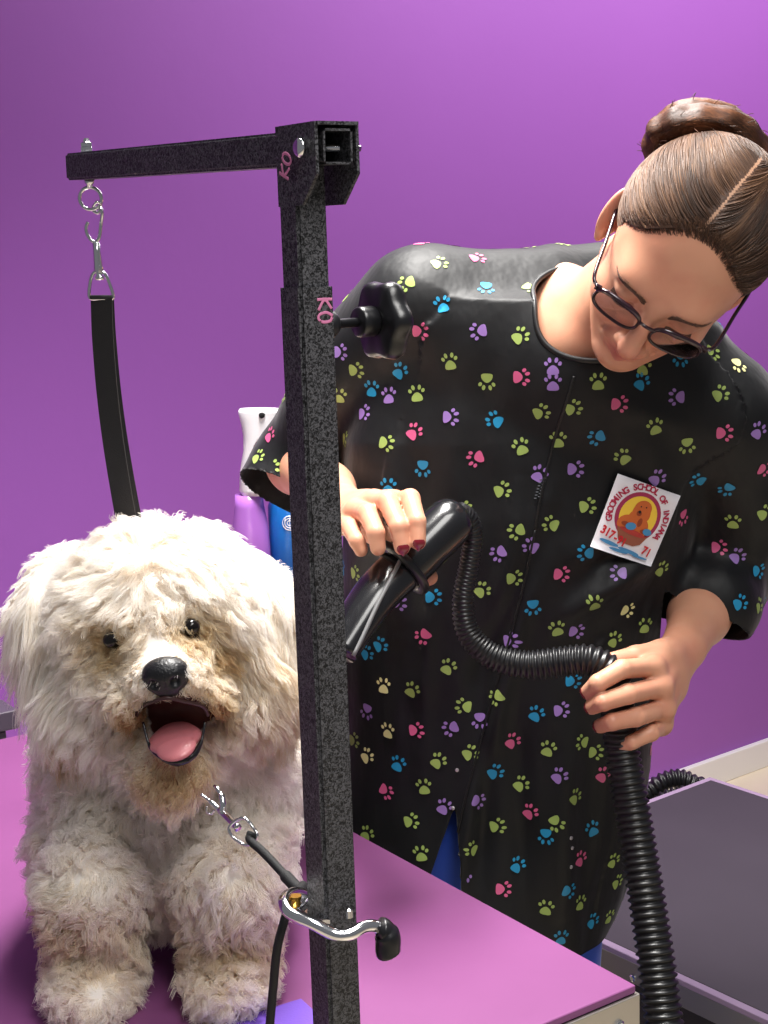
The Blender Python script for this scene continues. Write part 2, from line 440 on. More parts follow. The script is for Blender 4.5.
# eye bolt through the bar's tip
eb = a1 - bd * .022
mb = MB()
lathe(mb, eb + Z * .0118, Z, [(0, .0062), (.0012, .0062), (.0013, .0055), (.0022, .0058), (.0045, .0058), (.005, .0050), (.0051, .0055), (.0085, .0055), (.0095, .0035), (.011, .0030), (.0125, .0022)], 6)
mb.build('lock_nut', m_steel, arm, smooth=False)
mb = MB()
lathe(mb, eb - Z * .0118, -Z, [(-.03, .0022), (0, .0022), (.0001, .0045), (.003, .0045), (.0042, .003), (.007, .0026)], 12)
ang = np.linspace(0, 2 * PI, 33)[:-1]
rc = eb - Z * .0285
mb.tube([rc + (CR * math.cos(t) * 1.0 + Z * math.sin(t)) * .0098 for t in ang], .0017, 10, closed=True)
mb.build('eye_ring', m_steel, arm)
base = base0
# locking knob on the sleeve
kz = P(330, 325, PY)[2]
ks = base + Z * kz + TB * .0143
mb = MB(); lathe(mb, ks, TB, [(0, .009), (.002, .0098), (.006, .0098), (.009, .0075), (.010, .0034), (.034, .0034), (.034, .003)], 20); mb.build('knob_bolt', m_darksteel, arm)
mb = MB(); k0 = ks + TB * .028
lathe(mb, k0, TB, [(0, .0098), (.001, .0108), (.003, .0112), (.013, .0112), (.014, .0104), (.015, .009)], 24)
n = 60; prof = [(.014, .006), (.0145, .0245), (.017, .0275), (.024, .0290), (.029, .0275), (.031, .024), (.0315, .002)]
V = []; F = []
u_, w_ = unit(np.cross(TB, Z)), Z
for a_, r_ in prof:
    for q in range(n):
        t = q * 2 * PI / n; rr = r_ * (1 + .075 * math.cos(6 * t) * (1 if r_ > .01 else 0)); V.append(k0 + TB * a_ + (u_ * math.cos(t) + w_ * math.sin(t)) * rr)
for i in range(len(prof) - 1):
    for q in range(n): p_ = (q + 1) % n; F.append((i * n + q, i * n + p_, (i + 1) * n + p_, (i + 1) * n + q))
F.append(tuple(range(n))[::-1]); F.append(tuple((len(prof) - 1) * n + q for q in range(n)))
mb.add(V, F); mb.build('tightening_knob', m_knob, arm)
# pink hand-painted letters K and O on the sleeve and on the bracket
def paint(name, org, ux, uy, s, strokes, par):
    mb = MB(); nrm = unit(np.cross(ux, uy))
    for st in strokes:
        p = spline([org + ux * x * s + uy * y * s for x, y in st], 6 * len(st))
        v, f = sweep(p, s * .085, 8, False, True, (1, .12), U=np.cross(nrm, unit(p[-1] - p[0] + 1e-6)))
        mb.add(v, f)
    mb.build(name, m_pink, par)
K = [[(0, 0), (0, .5), (.02, 1)], [(.55, .95), (.05, .5), (.6, .05)]]
O = [[(1.0, 1.0), (.75, .6), (.85, .15), (1.15, .05), (1.4, .35), (1.35, .8), (1.1, .95)]]
nf = -TA                                     # the textured face looks towards us
org = base + Z * P(320, 316, PY)[2] + nf * .0145
# letters run down the face, turned a quarter: text direction = downwards
paint('painted_letters', org + TB * (-.0005) + Z * .012, -Z, TB, .0125, [[(x, y) for x, y in st] for st in K] + [[(x * .8 + .15, y) for x, y in st] for st in O], arm)
nf2 = -TB
org = base + Z * (zt - .020) - TB * (w2 + .0016) - TA * .012
paint('painted_letters', org, unit(Z * .9 - TA * .35), unit(TA * .9 + Z * .35), .0125, K + [[(x * .8 + .1, y) for x, y in st] for st in O], arm)
# table clamp below the frame
mb = MB()
mb.box(base + Z * (TZ - .06) + TB * .021, (.024, .012, .09), (TA, TB, Z), bev=.002); mb.box(base + Z * (TZ - .06) - TB * .021, (.024, .012, .09), (TA, TB, Z), bev=.002); mb.box(base + Z * (TZ - .06) - TA * .0165, (.004, .06, .09), (TA, TB, Z), bev=.001)
mb.build('table_clamp', m_darksteel, arm, smooth=False)
# chrome tie-down hook bracket round the sleeve, with brass screw and black thumb grip
hz = P(335, 925, PY)[2]
m_brass = mat('brass', (205, 160, 70), .25, metal=1)
def A(px, py, dd=0.0): return P(px, py, PY + dd)
mb = MB()
path = spline([A(345, 919, .02), A(318, 903, .025), A(297, 893, .012), A(284, 900, -.012), A(290, 913, -.027), A(312, 923, -.034), A(334, 934, -.036), A(350, 934, -.035), A(364, 927, -.028), A(374, 926, -.024), A(381, 929, -.022)], 90)
mb.tube(path, .0047, 14)
o_ch = mb.build('tie_down_hook', m_steel, arm)
mb = MB(); mb.tube(spline([A(378, 928, -.023), A(384, 930, -.022), A(388, 938, -.022), A(388, 950, -.022), A(390, 956, -.022)], 20), [.007] * 2 + [.0105] * 5 + [.0120] * 10 + [.0108, .008, .004], 16, flat=(1, .8))
mb.build('rubber_grip', m_knob, o_ch)
mb = MB(); plate = [A(292, 902, .01), A(318, 893, .022), A(330, 908, -.0), A(330, 922, -.02), A(312, 920, -.026), A(293, 910, -.02)]
V = [p + Z * .0016 for p in plate] + [p - Z * .0016 for p in plate]; n = len(plate)
mb.add(V, [tuple(range(n))[::-1], tuple(range(n, 2 * n))] + [(i, (i + 1) % n, n + (i + 1) % n, n + i) for i in range(n)])
mb.build('hook_plate', m_steel, o_ch, smooth=False)
mb = MB(); lathe(mb, A(296, 903, -.008), Z, [(-.002, .0036), (.004, .0036), (.0042, .0046), (.006, .0044)], 12); mb.build('brass_screw', m_brass, o_ch, smooth=False)
mb = MB(); lathe(mb, A(348, 913, -.006), Z, [(-.003, .004), (.003, .004), (.005, .002)], 12); mb.build('set_screw', m_steel, o_ch, smooth=False)
# ------------------------------------------------------------------ neck strap hanging from the bar
m_web = mat('black_webbing', (26, 25, 28), .75, bump=(1500, .5, .0006, 1))
dY = eb[1]
st = thing('grooming_loop', 'black webbing neck strap hanging by a snap hook from the overhead bar', 'strap', tuple(rc))
def H(px, py, dd=0.0): return P(px, py, dY + dd)
mb = MB()
mb.tube(spline([H(99, 206), H(102, 212, -.003), H(101, 224), H(99, 238), H(94, 242), H(88, 236), H(86, 228), H(88, 222)], 40), .0016, 10)       # hook
mb.tube(spline([H(93, 207), H(97, 202, -.004), H(101, 206), H(98, 213), H(93, 211)], 24), .0014, 8)
lathe(mb, H(96, 242), H(99, 272) - H(96, 242), [(0, .002), (.001, .0034), (.012, .0036), (.022, .0042), (.024, .0046), (.027, .003), (.030, .0028), (.031, .0042), (.034, .0040)], 16)
mb.build('snap_hook', m_steel, st)
mb = MB()
mb.tube(spline([H(90, 298), H(90, 284), H(93, 274), H(99, 271), H(105, 274), H(110, 285), H(113, 298), H(102, 298.5)], 60, closed=True), .0016, 10, closed=True)
mb.build('square_ring', m_steel, st)
def ribbon(mb, pts, wv, w, th, m=0):
    pts = np.asarray(pts); t, _, _ = frames(pts); wv = np.asarray(wv, float)
    V = []; F = []; k = len(pts)
    for i in range(k):
        u = wv if wv.ndim == 1 else wv[i]
        u = unit(u - t[i] * (u @ t[i])); n_ = np.cross(t[i], u)
        for a_, b_ in ((-1, -1), (-1, 1), (1, 1), (1, -1)): V.append(pts[i] + u * a_ * w / 2 + n_ * b_ * th / 2)
    for i in range(k - 1):
        for q in range(4): p_ = (q + 1) % 4; F.append((i * 4 + q, i * 4 + p_, (i + 1) * 4 + p_, (i + 1) * 4 + q))
    F += [(3, 2, 1, 0), tuple((k - 1) * 4 + q for q in range(4))]; mb.add(V, F, m)
mb = MB()
neck = np.array([.0, 0, 0])
s1 = spline([H(101.5, 297), H(103, 340, .003), H(108, 400, .008), H(116, 460, .012), H(128, 530, .014), H(134, 560, .012)], 60)
s2 = spline([H(102.5, 297, .003), H(105, 340, .008), H(111, 400, .016), H(120, 460, .022), H(133, 530, .026), H(140, 560, .028)], 60)
ribbon(mb, s1, CR * .93 + Z * .0 - CF * .2, .0205, .0016); ribbon(mb, s2, CR * .93 + CF * .15, .0205, .0016)
mb.box(H(101.5, 297.5), (.021, .006, .004), (CR, CF, CU), bev=.0015)
mb.build('webbing', m_web, st, smooth=False)
# ------------------------------------------------------------------ tether: snap hook, ring and cord tied to the chrome bracket
te = thing('tether', 'short black cord with chrome snap hook between the dog and the post bracket', 'leash', tuple(A(295, 900)))
def T(px, py, d): return P(px, py, d)
mb = MB()
ha, hb_ = T(214, 808, 1.20), T(236, 826, 1.175)
mb.tube(spline([T(201, 794, 1.205), T(210, 801, 1.202), T(222, 812, 1.193), T(232, 822, 1.18), T(238, 828, 1.172)], 30), [.0013] * 8 + [.0022] * 6 + [.0034] * 16, 12)
mb.tube(spline([T(222, 812, 1.192), T(223, 804, 1.193), T(221, 795, 1.198), T(217, 788, 1.203), T(214, 786, 1.206)], 20), [.0028] * 10 + [.002] * 6 + [.0014] * 4, 10)
mb.tube(spline([T(207, 806, 1.2), T(207, 812, 1.2), T(211, 814, 1.2), T(214, 810, 1.2)], 14), .001, 8)
mb.build('snap_hook', m_steel, te)
mb = MB()
mb.tube(spline([T(234, 822, 1.17), T(244, 818, 1.168), T(252, 826, 1.165), T(257, 836, 1.16), T(247, 845, 1.163), T(234, 838, 1.168), T(229, 829, 1.17)], 48, closed=True), .0014, 10, closed=True)
mb.build('ring', m_steel, te)
m_cord = mat('black_cord', (20, 20, 23), .7, bump=(1200, .5, .0008))
mb = MB()
mb.tube(spline([T(252, 833, 1.162), T(250, 840, 1.158), T(262, 851, 1.15), T(280, 870, 1.135), T(295, 886, 1.12), T(304, 893, 1.112)], 40), [.0042] * 4 + [.0036] * 22 + [.005] * 14, 12)
mb.tube(spline([T(303, 886, 1.122), T(296, 895, 1.09), T(290, 905, 1.074), T(284, 922, 1.062), T(277, 950, 1.058), T(273, 990, 1.06), T(270, 1024, 1.06), T(268, 1060, 1.06), T(268, 1130, 1.06)], 80), [.0042] * 10 + [.0034] * 70, 12)
mb.build('cord', m_cord, te)
# ------------------------------------------------------------------ the person: skin
def skin_mat():
    m = mat('skin', (206, 148, 120), .42, spec=.4, sss=.12, bump=(500, .12, .0006, 3))
    nt, b = nodes(m)
    at = nt.nodes.new('ShaderNodeAttribute'); at.attribute_name = 'tint'
    n = nt.nodes.new('ShaderNodeTexNoise'); n.inputs['Scale'].default_value = 22; n.inputs['Detail'].default_value = 4
    tc = nt.nodes.new('ShaderNodeTexCoord'); nt.links.new(tc.outputs['Object'], n.inputs['Vector'])
    mx = nt.nodes.new('ShaderNodeMixRGB'); mx.blend_type = 'MIX'; mx.inputs[2].default_value = lin((196, 122, 100)) + (1,)
    mr = nt.nodes.new('ShaderNodeMapRange'); mr.inputs[1].default_value = .45; mr.inputs[2].default_value = .75; mr.inputs[4].default_value = .5
    nt.links.new(n.outputs['Fac'], mr.inputs[0]); nt.links.new(mr.outputs[0], mx.inputs[0]); mx.inputs[1].default_value = lin((208, 152, 124)) + (1,)
    m2 = nt.nodes.new('ShaderNodeMixRGB'); nt.links.new(at.outputs['Alpha'], m2.inputs[0]); nt.links.new(mx.outputs[0], m2.inputs[1]); nt.links.new(at.outputs['Color'], m2.inputs[2])
    nt.links.new(m2.outputs[0], b.inputs['Base Color'])
    return m
m_skin = skin_mat()
# head frame
def rotframe(roll, pitch, yaw):
    r, p, y = map(math.radians, (roll, pitch, yaw))
    X0 = CR * math.cos(r) - CU * math.sin(r); Uq = CR * math.sin(r) + CU * math.cos(r)
    Y1 = -CF * math.cos(p) - Uq * math.sin(p); Z1 = Uq * math.cos(p) - CF * math.sin(p)
    return X0 * math.cos(y) - Y1 * math.sin(y), Y1 * math.cos(y) + X0 * math.sin(y), Z1
HX, HY, HZ = rotframe(36, 63, 7)
HC = P(682, 251, 1.56)
HA = np.array([HX, HY, HZ])
HS = 1.015                      # head size
def h(x, y, z): return HC + (HX * x + HY * y + HZ * z) * HS
body = SDF()
s = body
# cranium, face block, jaw
s.ell(h(0, -.010, .036), tuple(HS * q for q in (.076, .086, .080)), HA)
s.ell(h(0, .030, -.005), tuple(HS * q for q in (.066, .060, .072)), HA, k=.02)
s.ell(h(0, .035, -.050), tuple(HS * q for q in (.054, .050, .060)), HA, k=.02)
for sx in (-1, 1):
    s.cone(h(sx * .054, .004, -.050), h(sx * .014, .072, -.098), .014, .015, k=.025)
    s.ell(h(sx * .040, .058, -.038), tuple(HS * q for q in (.021, .020, .020)), HA, k=.02)              # cheek
    s.ell(h(sx * .026, .073, .017), tuple(HS * q for q in (.017, .012, .009)), HA, k=.03)               # brow ridge
s.ell(h(0, .083, -.098), tuple(HS * q for q in (.016, .013, .013)), HA, k=.014)                           # chin
s.ell(h(0, .078, -.066), tuple(HS * q for q in (.026, .016, .018)), HA, k=.014)
for sx in (-1, 1):
    s.ell(h(sx * .032, .096, .002), tuple(HS * q for q in (.018, .014, .012)), HA, k=.012, sub=True)      # socket
    s.ell(h(sx * .032, .076, .001), tuple(HS * q for q in (.0145, .0130, .0125)), HA, k=.003)             # lid over the eyeball
    s.ell(h(sx * .032, .0845, -.0065), tuple(HS * q for q in (.013, .003, .0018)), HA, k=.002, sub=True)  # lid line
s.cone(h(0, .086, .012), h(0, .108, -.036), .0075, .0105, k=.010)                  # nose
s.ell(h(0, .110, -.039), tuple(HS * q for q in (.0105, .0100, .0095)), HA, k=.006)
for sx in (-1, 1):
    s.ell(h(sx * .0115, .098, -.043), tuple(HS * q for q in (.0072, .0095, .0068)), HA, k=.005)
    s.ell(h(sx * .006, .104, -.0505), tuple(HS * q for q in (.0032, .0045, .003)), HA, k=.002, sub=True)
    s.cone(h(sx * .018, .094, -.040), h(sx * .030, .078, -.068), .0022, .0022, k=.006, sub=True)   # smile fold
# lips
s.cone(h(-.020, .085, -.0675), h(0, .0955, -.0655), .0035, .0055, k=.004); s.cone(h(.020, .085, -.0675), h(0, .0955, -.0655), .0035, .0055, k=.004)
s.cone(h(-.017, .085, -.0745), h(0, .0935, -.0765), .0035, .0062, k=.004); s.cone(h(.017, .085, -.0745), h(0, .0935, -.0765), .0035, .0062, k=.004)
s.cone(h(-.021, .088, -.0705), h(0, .100, -.0708), .0012, .0012, k=.002, sub=True); s.cone(h(.021, .088, -.0705), h(0, .100, -.0708), .0012, .0012, k=.002, sub=True)
# ears
for sx in (-1, 1):
    EZ_ = unit(HZ * .82 - HY * .57)
    e = h(sx * (.0780 if sx < 0 else .066), -.002, -.004)
    ex = unit(HX * sx * .80 - HY * .60); ey = unit(HY * .80 + HX * sx * .60)
    ey = unit(ey - EZ_ * (ey @ EZ_)); ex = unit(ex - EZ_ * (ex @ EZ_) - ey * (ex @ ey)); ea = np.array([ex, ey, EZ_])
    s.ell(e, (.0065, .0185, .031), ea, k=.006)
    s.ell(e + ex * .006 + EZ_ * .003 + ey * .002, (.004, .0085, .017), ea, k=.003, sub=True)
    s.ell(e - EZ_ * .026 + ey * .002, (.005, .008, .009), HA, k=.004)
# neck
NB = P(574, 332, 1.72)
s.cone(h(0, -.035, -.045), NB, .047, .050, k=.02)
s.cone(h(-.040, -.02, -.03), P(572, 360, 1.68), .012, .010, k=.03)
s.cone(h(.035, -.02, -.03), P(598, 370, 1.68), .014, .012, k=.03)
# trunk and shoulders (under the smock)
SR, SL = P(424, 308, 1.745), P(722, 418, 1.735)
s.cone(NB - Z * .02, SR * .8 + NB * .2 - Z * .03, .044, .040, k=.03); s.cone(NB - Z * .01, SL * .8 + NB * .2 - Z * .015, .052, .046, k=.04)
CHC = P(565, 470, 1.775)
s.ell(CHC, (.145, .085, .17), k=.05)
s.ell(P(525, 640, 1.80), (.13, .085, .15), k=.05)
s.ell(P(492, 800, 1.80), (.15, .10, .13), k=.05)
s.cone(P(562, 284, 1.735), P(580, 346, 1.690), .024, .028, k=.03)   # collar bone / chest at the neckline
s.cone(P(566, 348, 1.69), P(640, 378, 1.69), .028, .028, k=.03)
# arms
EL, WL = P(716, 580, 1.815), P(684, 647, 1.635)
ER, WR = P(299, 462, 1.86), P(343, 508, 1.62)
s.cone(SR, ER, .046, .038, k=.03); s.cone(ER, ER * .35 + WR * .65, .038, .030, k=.02); s.cone(ER * .35 + WR * .65, WR, .030, .0245, k=.02)
s.cone(SL, EL, .046, .040, k=.03); s.cone(EL, EL * .45 + WL * .55, .041, .033, k=.02); s.cone(EL * .45 + WL * .55, WL, .033, .0255, k=.02)
# hands: each finger knuckle - joint - joint - tip
def hand(fingers, wrist, thumb, palm_r, back_n, kk=.0025):
    ks = [np.array(f[0][:3]) for f in fingers]
    for i, f in enumerate(fingers):
        pts = [np.array(q[:3]) for q in f]; rs = [q[3] for q in f]
        s.chain(pts, rs, k=.0025)
        s.cone(wrist, pts[0], .017, rs[0] * 1.10, k=.012, flat=None)
        if i: s.cone(ks[i - 1], ks[i], fingers[i - 1][0][3] * 1.02, rs[0] * 1.02, k=.006)
    s.cone(wrist * .45 + ks[0] * .55, wrist * .45 + ks[-1] * .55, palm_r, palm_r, k=.012)
    pts = [np.array(q[:3]) for q in thumb]; rs = [q[3] for q in thumb]
    s.cone(wrist, pts[0], .015, rs[0], k=.012); s.chain(pts, rs, k=.004)
def F(*q): return [tuple(P(a, b, c)) + (r,) for a, b, c, r in q]
FR = [F((393, 503, 1.532, .0105), (410, 499, 1.493, .0103), (417, 522, 1.462, .0090), (418, 542, 1.455, .0080)),
      F((374, 503, 1.530, .0108), (388, 502, 1.488, .0106), (399, 527, 1.459, .0093), (402, 547, 1.453, .0082)),
      F((358, 511, 1.532, .0108), (368, 514, 1.492, .0104), (376, 533, 1.464, .0090), (378, 548, 1.461, .0078)),
      F((346, 523, 1.540, .0098), (350, 528, 1.503, .0092), (357, 541, 1.478, .0080), (361, 550, 1.476, .0070))]
hand(FR, WR, F((372, 530, 1.570, .0135), (405, 556, 1.552, .0115), (429, 577, 1.530, .0092)), .013, None)
FL = [F((652, 667, 1.545, .0108), (622, 669, 1.503, .0102), (598, 683, 1.488, .0092), (588, 692, 1.502, .0080)),
      F((660, 687, 1.540, .0110), (628, 694, 1.495, .0106), (603, 702, 1.482, .0094), (592, 707, 1.498, .0082)),
      F((663, 708, 1.542, .0106), (636, 717, 1.498, .0101), (612, 722, 1.486, .0090), (600, 726, 1.502, .0078)),
      F((661, 724, 1.552, .0096), (651, 733, 1.515, .0088), (632, 742, 1.505, .0078), (618, 749, 1.514, .0068))]
hand(FL, WL, F((660, 652, 1.575, .0130), (636, 656, 1.562, .0112), (614, 660, 1.553, .0090)), .014, None)
person = thing('person', 'person in black paw-print smock and glasses bending over to dry the dog', 'person', tuple(P(500, 1190, 1.83) * np.array([1, 1, 0])))
def keep_body(c): return np.ones(len(c), bool)
HRES = 0.0015
o_body = sdf_obj('body', body, P(255, 640, 1.3) * 0 + np.array([-.22, 1.36, .78]), np.array([.56, 1.95, 1.76]), HRES, m_skin, person)
# natural colour differences of the skin: lips, cheeks, nose, knuckles, brows
me = o_body.data; co = np.empty(len(me.vertices) * 3, np.float32); me.vertices.foreach_get('co', co); co = co.reshape(-1, 3)
tint = np.zeros((len(co), 4), np.float32); loc = (co - HC) @ HA.T / HS
def blob(c, r, col, a):
    d = np.sqrt((((loc - np.array(c)) / np.array(r)) ** 2).sum(1)); w = np.clip(1.3 - d, 0, 1) ** 1 * a
    w = np.minimum(w, a); cc = np.array(lin(col)); k = w / (tint[:, 3] + w + 1e-9)
    tint[:, :3] = tint[:, :3] * (1 - k[:, None]) + cc * k[:, None]; tint[:, 3] = np.maximum(tint[:, 3], w)
blob((0, .094, -.071), (.022, .014, .0115), (186, 92, 90), .8)
for sx in (-1, 1): blob((sx * .042, .066, -.034), (.024, .02, .02), (220, 128, 112), .35); blob((sx * .078, 0, 0), (.012, .02, .03), (222, 128, 112), .4)
blob((0, .112, -.040), (.014, .012, .012), (216, 118, 106), .4)
a = me.color_attributes.new('tint', 'FLOAT_COLOR', 'POINT'); a.data.foreach_set('color', tint.ravel())
# nails
m_nail = mat('dark_red_nail_varnish', (120, 24, 40), .15, coat=.6)
def nail(tip, prev, toward, w=.0058, ln=.0062):
    tip, prev = np.array(tip[:3]), np.array(prev[:3])
    d = unit(tip - prev); n_ = unit(toward - d * (toward @ d)); u = np.cross(d, n_)
    return d, n_, u
def add_nails(fs, toward_fn, r_off):
    for f in fs:
        tip, prev = f[-1], f[-2]; tp = np.array(tip[:3])
        tw = toward_fn(tp); d, n_, u = nail(tip, prev, tw)
        R = tip[3]; V = []; Fq = []
        for i in range(7):
            for j in range(7):
                x = (i - 3) / 3.; y = (j - 3) / 3.
                e = math.sqrt(max(0, 1 - .55 * y * y * y * y)) 
                aa = x * .85 * e; yy = y * .0052 + .0042
                rr = R * (1.06 if abs(yy) < R else 1)
                cap = max(0, 1 - max(0, yy / R) ** 2) ** .5 if yy > 0 else 1
                V.append(tp + d * yy + (n_ * math.cos(aa) + u * math.sin(aa)) * (R * cap + .0007) )
        for i in range(6):
            for j in range(6): Fq.append((i * 7 + j, i * 7 + j + 1, i * 7 + j + 8, i * 7 + j + 7))
        n0 = len(V); V2 = V + [v - n_ * .0012 for v in V]
        Fq2 = Fq + [tuple(q + n0 for q in f_[::-1]) for f_ in Fq]
        mesh('fingernail', V2, Fq2, m_nail, o_body)
camdir = -CF
add_nails([FR[0], FR[1]], lambda p: camdir * 1 + CR * .15, 0)
add_nails([FL[0], FL[1], FL[2]], lambda p: unit(camdir * .5 - CR * .8 - Z * .1), 0)
add_nails([FL[3]], lambda p: unit(camdir * .8 - CR * .4 - Z * .5), 0)
# ------------------------------------------------------------------ smock
rows = np.array([  # py, left px, right px, depth of the axis, half depth
    (1010, 318, 602, 1.80, .150), (940, 322, 612, 1.80, .148), (880, 325, 632, 1.80, .142), (800, 328, 650, 1.80, .135), (720, 334, 660, 1.80, .130),
    (640, 336, 672, 1.795, .125), (570, 337, 692, 1.785, .125), (500, 337, 706, 1.78, .125), (430, 340, 730, 1.775, .118), (370, 368, 738, 1.768, .103), (330, 400, 720, 1.755, .088), (300, 430, 690, 1.745, .08)], float)
lv = []
for py, xl, xr, d, b in rows:
    c = P((xl + xr) / 2, py, d); lv.append((c[2], c[0], c[1], (xr - xl) / 2 * d / FPX, b))
lv = np.array(lv)
zz = np.linspace(lv[0, 0] - .05, lv[-1, 0], 80)
def torso(p):
    z = np.clip(p[:, 2], lv[0, 0] - .01, lv[-1, 0])
    cx = np.interp(z, lv[:, 0], lv[:, 1]); cy = np.interp(z, lv[:, 0], lv[:, 2]); aa = np.interp(z, lv[:, 0], lv[:, 3]); bb = np.interp(z, lv[:, 0], lv[:, 4])
    u = (p[:, 0] - cx) / aa; v = (p[:, 1] - cy) / bb
    e = (np.abs(u) ** 2.5 + np.abs(v) ** 2.5 + 1e-9) ** .4
    d = (e - 1) * np.where(np.abs(v) > np.abs(u), bb, aa)
    d = d * .85
    return np.maximum(d, p[:, 2] - lv[-1, 0])
sm = SDF(); sm.add(torso)
sm.cone(NB - Z * .035 + np.array([0, .0, 0]), SR - Z * .006, .068, .056, k=.05)
sm.cone(NB - Z * .035, SL - Z * .006, .068, .060, k=.05)
sm.cone(P(545, 296, 1.765), P(440, 296, 1.75), .054, .054, k=.03)
sm.cone(P(560, 292, 1.80), P(600, 284, 1.80), .054, .050, k=.03)                 # back of the collar
sm.cone(P(410, 305, 1.75), P(352, 362, 1.79), .054, .050, k=.03)
sm.cone(P(545, 378, 1.72), P(600, 398, 1.72), .052, .052, k=.04)
# sleeves
sm.cone(SR, P(345, 375, 1.80), .056, .052, k=.04)
SHR = P(281, 462, 1.80)
sm.cone(P(345, 375, 1.80), ER, .052, .053, k=.03)
hemR = ER * .72 + WR * .28 + Z * .0
sm.cone(ER, ER + unit(ER - SR) * .065 + unit(WR - ER) * .05, .053, .063, k=.02)
sm.cone(SL, P(748, 500, 1.775), .060, .062, k=.04)
sm.cone(P(748, 500, 1.775), EL, .062, .062, k=.03)
sm.cone(EL, EL * .66 + WL * .34, .062, .064, k=.02)
def line_wave(p, a, b, wid, amp, soft=1.0):
    """a soft fold along the segment a-b"""
    a, b = np.asarray(a), np.asarray(b); ab = b - a; t = np.clip(((p - a) @ ab) / (ab @ ab), 0, 1)
    e = p - a - t[:, None] * ab; e[:, 1] *= .35
    r = np.sqrt((e * e).sum(1)); env = np.sin(np.clip(t, .02, .98) * PI) ** .5
    return amp * np.exp(-(r / wid) ** 2) * env
FOLD = []
def fold(x0, y0, x1, y1, amp, wid=.012, d=1.66): FOLD.append((P(x0, y0, d), P(x1, y1, d), wid, amp))
fold(560, 500, 470, 700, -.007, .014); fold(520, 470, 500, 640, .006, .015); fold(548, 500, 445, 930, .009, .014); fold(572, 700, 560, 930, .006, .016)
fold(660, 560, 560, 620, .010, .016); fold(690, 570, 600, 650, -.010, .014); fold(650, 600, 570, 690, .007, .012); fold(650, 520, 560, 560, .006, .02)
fold(460, 330, 450, 520, .005, .018); fold(400, 400, 430, 600, -.006, .016); fold(380, 470, 400, 640, .006, .014); fold(405, 330, 372, 470, -.010, .012)
fold(620, 700, 600, 900, .006, .016); fold(400, 650, 390, 860, .006, .015); fold(640, 420, 690, 560, .005, .02); fold(700, 480, 690, 600, -.012, .013)
fold(490, 640, 480, 900, -.007, .012); fold(600, 395, 690, 430, .004, .014); fold(530, 300, 500, 420, .004, .014)
fold(520, 720, 525, 940, -.006, .014); fold(430, 560, 420, 780, .005, .013); fold(590, 570, 640, 540, -.006, .01)
fold(700, 600, 760, 560, .006, .010); fold(690, 575, 768, 520, -.006, .010); fold(740, 610, 768, 540, .006, .009)
fold(340, 370, 300, 460, .006, .012, 1.75); fold(330, 350, 285, 430, -.005, .01, 1.75)
def sm_post(p, d):
    n = noise(p * np.array([1, 1, .35]), 16, 3) * .0045 + noise(p * np.array([1, 1, .5]), 38, 5) * .0018
    for a_, b_, w_, am in FOLD: n = n + line_wave(p, a_, b_, w_, am)
    amp = np.interp(p[:, 2], [.7, 1.0, 1.35, 1.45], [1.5, 1.2, .8, .4])
    return d - n * amp
sm.post = sm_post
HEMZ = P(590, 958, 1.70)[2] + .012
cR = ER * .70 + WR * .30; dR = unit(unit(WR - ER) * .55 + unit(P(300, 500, 1.7) - P(270, 400, 1.7)) * .8)
cR = P(272, 485, 1.84); qa_, qb_, qc_ = P(252, 482, 1.86), P(295, 519, 1.91), P(302, 486, 1.79); dR = unit(np.cross(qb_ - qa_, qc_ - qa_)); dR = -dR if dR[2] > 0 else dR; cR = (qa_ + qb_ + qc_) / 3
cL = P(704, 616, 1.73); dL = unit(np.array([-.45, -.35, -.80]))
NA = unit(h(0, -.03, -.03) - NB); NO = P(571, 326, 1.70)
nx = unit(np.cross(NA, np.array([0, 1., .2]))); ny = np.cross(NA, nx)
def neck_open(c):
    q = c - NO; t = q @ NA; x = q @ nx; y = q @ ny
    return ((x / .063) ** 2 + (y / .070) ** 2 < 1) & (t > -.10)
def keep_smock(c):
    k = c[:, 2] > HEMZ + .035 * np.clip((c[:, 0] - .25) / .1, 0, 1) * 0
    k &= ~neck_open(c)
    # the open end of the front below the last snap
    tip = P(456, 806, 1.66); lo_ = P(430, 930, 1.66); tt = np.clip((tip[2] - c[:, 2]) / (tip[2] - lo_[2]), 0, 2)
    k &= ~((c[:, 1] < 1.74) & (c[:, 2] < tip[2]) & (c[:, 0] < tip[0] + .006 * tt) & (c[:, 0] > tip[0] - .055 * tt))
    # sleeve mouths
    qa = c - cR; k &= ~(((qa @ dR) > 0) & (np.linalg.norm(c - ER, axis=1) < .14) & (c[:, 0] < P(340, 500, 1.7)[0]))
    qb = c - cL; k &= ~(((qb @ dL) > 0) & (np.linalg.norm(c - (EL * .5 + WL * .5), axis=1) < .15) & (c[:, 0] > P(664, 600, 1.7)[0]))
    return k
def fabric():
    m = mat('black_nylon', (9, 10, 14), .56, spec=.34, sheen=.12)
    nt, b = nodes(m); b.inputs['Sheen Roughness'].default_value = .4
    tc = nt.nodes.new('ShaderNodeTexCoord'); n = nt.nodes.new('ShaderNodeTexNoise'); n.inputs['Scale'].default_value = 26; n.inputs['Detail'].default_value = 3
    mp = nt.nodes.new('ShaderNodeMapping'); mp.inputs['Scale'].default_value = (1, 1, .45)
    nt.links.new(tc.outputs['Object'], mp.inputs[0]); nt.links.new(mp.outputs[0], n.inputs['Vector'])
    bp = nt.nodes.new('ShaderNodeBump'); bp.inputs['Strength'].default_value = .5; bp.inputs['Distance'].default_value = .006
    nt.links.new(n.outputs['Fac'], bp.inputs['Height']); nt.links.new(bp.outputs['Normal'], b.inputs['Normal'])
    return m
m_fab = fabric()
PC = {'g': (150, 172, 92), 'b': (34, 138, 184), 'p': (206, 92, 138), 'v': (148, 114, 184), 'c': (230, 226, 160)}
